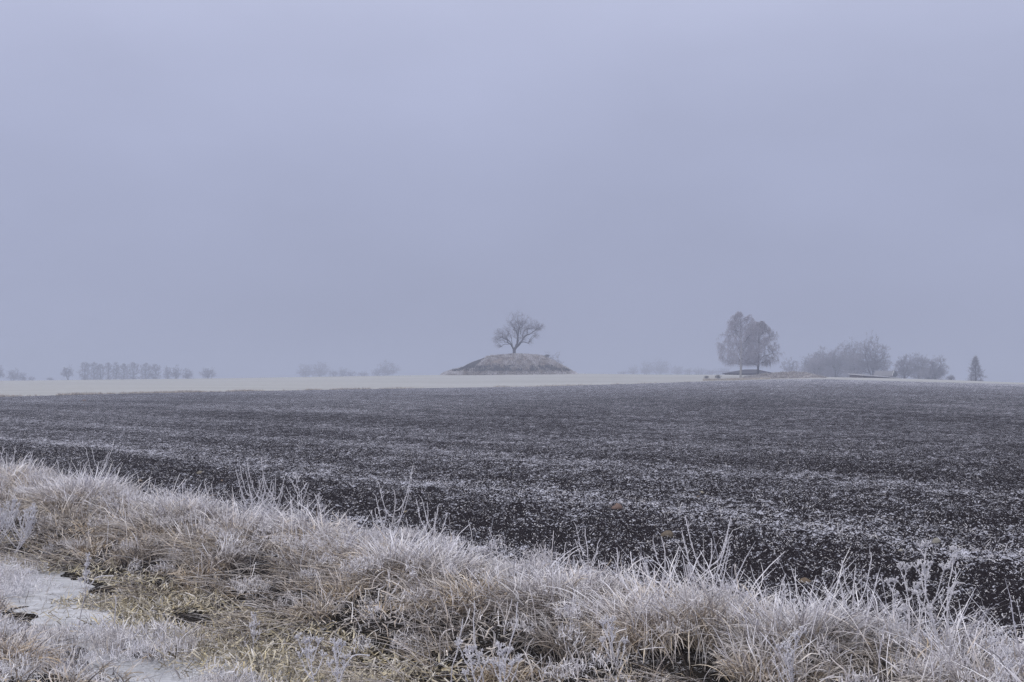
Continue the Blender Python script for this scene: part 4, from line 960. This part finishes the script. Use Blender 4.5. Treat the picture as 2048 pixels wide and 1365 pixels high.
        for i in range(nb):
            f = .25 + .72 * i / nb; branch(f, (0 if i % 2 else math.pi) + rr.uniform(-1.1, 1.1), H * spread * (1.05 - f), .75, 'twiggy', .0032, .3)
    elif form == 'plume':
        for i in range(nb):
            f = .15 + .82 * i / nb; branch(f, rr.uniform(0, 6.28), H * spread * (1.1 - f) * rr.uniform(.6, 1.2), .6, 'umbel' if i % 2 else 'twiggy', .003, .3)
    return t
W = [
 ('tall weed with a club-shaped rimed head, rightmost of the high heads', 1893, 1112, 6.9, 'club', .04, 3, .25),
 ('bent single stalk arching right of the club-headed weed', 1911, 1160, 7.0, 'hook', .12, 0, .2),
 ('weed with a forked white head pointing up beside the pale stone', 1836, 1108, 6.9, 'umbel', .03, 3, .3),
 ('weed with a flat rimed head left of the pale stone', 1808, 1152, 7.0, 'umbel', -.02, 2, .25),
 ('branching stout weed leaning left below the club-headed one', 1864, 1148, 6.5, 'umbel', -.14, 5, .45),
 ('short rimed weed between the two stem pairs at the right', 1787, 1180, 7.1, 'umbel', -.05, 2, .3),
 ('forked erect weed rising before the dark soil between brown stone and pale stone', 1706, 1133, 7.2, 'fork', .02, 5, .45),
 ('thin rimed stalk left of the pair of forked stems at the right', 1560, 1148, 7.2, 'plume', .05, 5, .25),
 ('tall candelabra weed at the middle right reaching high over the bank', 1414, 1078, 7.1, 'fork', .03, 8, .50),
 ('thin weed just in front of the tan-brown stone', 1325, 1073, 7.3, 'fork', -.03, 3, .40),
 ('slender crooked stalk right of the middle', 1172, 1058, 7.3, 'fork', .02, 3, .40),
 ('straight short stalk right of the slender crooked one', 1236, 1096, 7.3, 'plain', .0, 0, .3),
 ('short stalk at the dip of the bank', 987, 1088, 7.3, 'plain', -.03, 0, .3),
 ('stalk at the right of the middle-left weed pair', 872, 1012, 7.35, 'fork', .04, 3, .4),
 ('left stalk of the middle-left weed pair', 856, 1004, 7.4, 'fork', -.05, 3, .4),
 ('tall twin-stemmed forked weed left of the middle', 786, 980, 7.3, 'fork', .04, 6, .55),
 ('small forked weed at the left of the tall twin-stemmed one', 755, 1018, 7.3, 'fork', -.05, 3, .4),
 ('spire-shaped weed with side twigs, the highest left of centre', 602, 943, 7.3, 'spire', -.10, 11, .55),
 ('small plume right of the spire-shaped weed', 638, 985, 7.3, 'plume', .08, 5, .3),
 ('left half of the broom-like weeds left of the spire', 508, 962, 7.3, 'fork', -.04, 7, .55),
 ('middle of the broom-like weeds left of the spire', 528, 966, 7.2, 'fork', .02, 7, .55),
 ('right half of the broom-like weeds left of the spire', 548, 958, 7.3, 'fork', .05, 7, .5),
 ('small upright weed above the round brown tussock', 425, 968, 7.3, 'fork', .03, 3, .4),
 ('bushy rimed weed above the left tussocks', 372, 962, 7.3, 'plume', .06, 6, .35),
 ('weed leaning right with split tip over the left tussock', 200, 902, 7.5, 'fork', .50, 6, .50),
 ('tall plume at the left before the big tussock', 66, 903, 7.0, 'plume', .0, 9, .3),
 ('stalk at the very left edge above the bank', 6, 893, 7.3, 'plume', .0, 7, .3),
 ('upper plume third from the left edge', 30, 890, 7.6, 'plume', .05, 7, .25),
 ('short stalk between plume and leaning weed', 117, 930, 7.4, 'plain', .12, 0, .3),
 ('white bushy weed at the left edge below the bank top', 22, 1008, 5.3, 'plume', .25, 34, .85),
 ('white bushy weed leaning right at the left edge', 52, 1020, 5.1, 'plume', .45, 34, .8),
 ('white weed stem pair at the left edge over the dark hollow', 4, 1034, 5.0, 'plume', .3, 24, .7),
 ('knobbly upright weed over the left ice patch', 176, 1108, 4.7, 'plume', .08, 12, .30),
 ('curved thick rimed stalk bowing right over the ice', 214, 1150, 4.3, 'hook', .45, 0, .3),
 ('straight short stalk standing in the middle of the ice', 234, 1190, 4.25, 'plain', .0, 0, .3),
 ('rimed weed with starry heads at the bottom, left one of two', 627, 1298, 4.25, 'umbel', -.06, 6, .55),
 ('rimed weed with starry heads at the bottom, right one of two', 676, 1305, 4.25, 'umbel', .12, 6, .5),
 ('hooked pale stalk at the bottom right of the starry heads', 722, 1308, 4.3, 'hook', .30, 0, .3),
 ('tall straight tan stalk in the middle of the lower bank', 955, 1200, 5.3, 'plain', -.10, 0, .3),
 ('shorter tan stalk left of the tall straight one', 912, 1240, 5.0, 'plain', .12, 0, .3),
 ('thin tan stalk right of the tall straight one', 1016, 1205, 5.3, 'plain', .18, 0, .3),
 ('low white umbel weed at the bottom middle, left', 945, 1318, 4.9, 'umbel', .0, 6, .6),
 ('low white umbel weed at the bottom middle, right', 1008, 1320, 4.95, 'umbel', .08, 6, .6),
 ('frosted dark weed in front of the matted straw', 510, 1232, 4.9, 'plume', .15, 8, .4),
 ('bright rimed weed low on the right bank', 1222, 1230, 5.9, 'plume', -.15, 11, .45),
 ('white twiggy weed low before the right tussocks', 1585, 1262, 6.2, 'plume', .05, 12, .5),
 ('white twiggy weed at the right edge of the frame', 1985, 1258, 6.5, 'plume', -.1, 12, .5),
 ('thin dark weed stem within the left bank grass', 607, 1050, 6.3, 'plain', .02, 0, .3),
]
for i, (label, px, top, s, form, lean, nb, spread) in enumerate(W):
    weed(label, px, top, s, form, lean, nb, spread, seed=i, thick=1.1 if form != 'hook' else 1.2, name='rimed_stalk' if form in ('plain', 'hook') else 'rimed_weed')

# prominent tussocks
def tuss_thing(label, px, s, rad, H, n, frost, cols=TAN, sweep=(0, 0), stand=1.):
    x, y = on_s(px, s); m = MB(); z = ZZ(x, y)
    tussock(m, x, y, rad, H, n, frost, cols, 1.15 / lodY(y) ** .4, sweep, stand)
    o = m.build('grass_tussock', M_grass, offset=(x, y, z)); o.location = (x, y, z); props(o, label, 'grass tussock', 'large tussocks standing out of the bank')
tuss_thing('broad white-topped tussock at the left of the bank', 165, 6.9, .62, .66, 1900, .95, TAN, (.15, -.1))
tuss_thing('tan tussock cut by the left edge of the photograph', 8, 6.9, .7, .62, 1500, .6, TAN, (.2, 0))
tuss_thing('rounded brown-hearted tussock right of the broad white one', 372, 6.9, .42, .54, 1500, .55, TAN, (0, 0), 1.2)
tuss_thing('tall shaggy tussock left of the dip in the bank', 810, 6.8, .36, .50, 1500, .75, TAN, (.1, 0))
tuss_thing('tussock combed to the right above the dip', 900, 7.1, .36, .44, 1200, .9, TAN, (.9, .1), 1.3)
tuss_thing('small yellowish tussock alone at the edge of the soil', 962, 7.75, .14, .26, 420, .6, [(.42, .36, .22)], (0, 0), 1.3)
tuss_thing('wide low tussock right of the dip', 1130, 7.1, .40, .42, 1300, .9)
tuss_thing('brown tussock under the tan-brown stone', 1300, 6.8, .38, .46, 1400, .6)
tuss_thing('tall white spiky tussock right of centre', 1570, 7.0, .30, .50, 1200, .95, TAN, (0, 0), .8)
tuss_thing('rimed tussock beside the brown stone leaning right', 1650, 7.1, .26, .42, 900, .9, TAN, (.7, 0), 1.2)
tuss_thing('yellow-green tussock in the lower right corner', 2030, 6.3, .34, .42, 1200, .5, [(.40, .34, .20), (.34, .31, .17)], (-.2, 0), 1.2)
tuss_thing('tan drooping tussock in the lower left corner', 30, 2.9, .22, .42, 700, .6, [(.45, .34, .22), (.38, .29, .19)], (.5, -.5), 1.8)

# ------------------------------------------------------------------ haze: one even box of air
bx = bpy.data.meshes.new('haze')
x0, x1, y0, y1, z0, z1 = -7200, 7200, -60, 4400, -90, 48
bx.from_pydata([(x0, y0, z0), (x1, y0, z0), (x1, y1, z0), (x0, y1, z0), (x0, y0, z1), (x1, y0, z1), (x1, y1, z1), (x0, y1, z1)], [], [(0, 3, 2, 1), (4, 5, 6, 7), (0, 1, 5, 4), (1, 2, 6, 5), (2, 3, 7, 6), (3, 0, 4, 7)])
hm_ = bpy.data.materials.new('pale_haze'); hm_.use_nodes = True; t = hm_.node_tree; t.nodes.clear()
o_ = N(t, 'ShaderNodeOutputMaterial'); pv = N(t, 'ShaderNodeVolumePrincipled'); pv.inputs['Density'].default_value = .00135
pv.inputs['Color'].default_value = (.56, .61, .76, 1); pv.inputs['Anisotropy'].default_value = .0
t.links.new(pv.outputs[0], o_.inputs['Volume']); bx.materials.append(hm_)
ho = bpy.data.objects.new('haze', bx); col.objects.link(ho); props(ho, 'pale winter haze over the fields', kind='stuff')
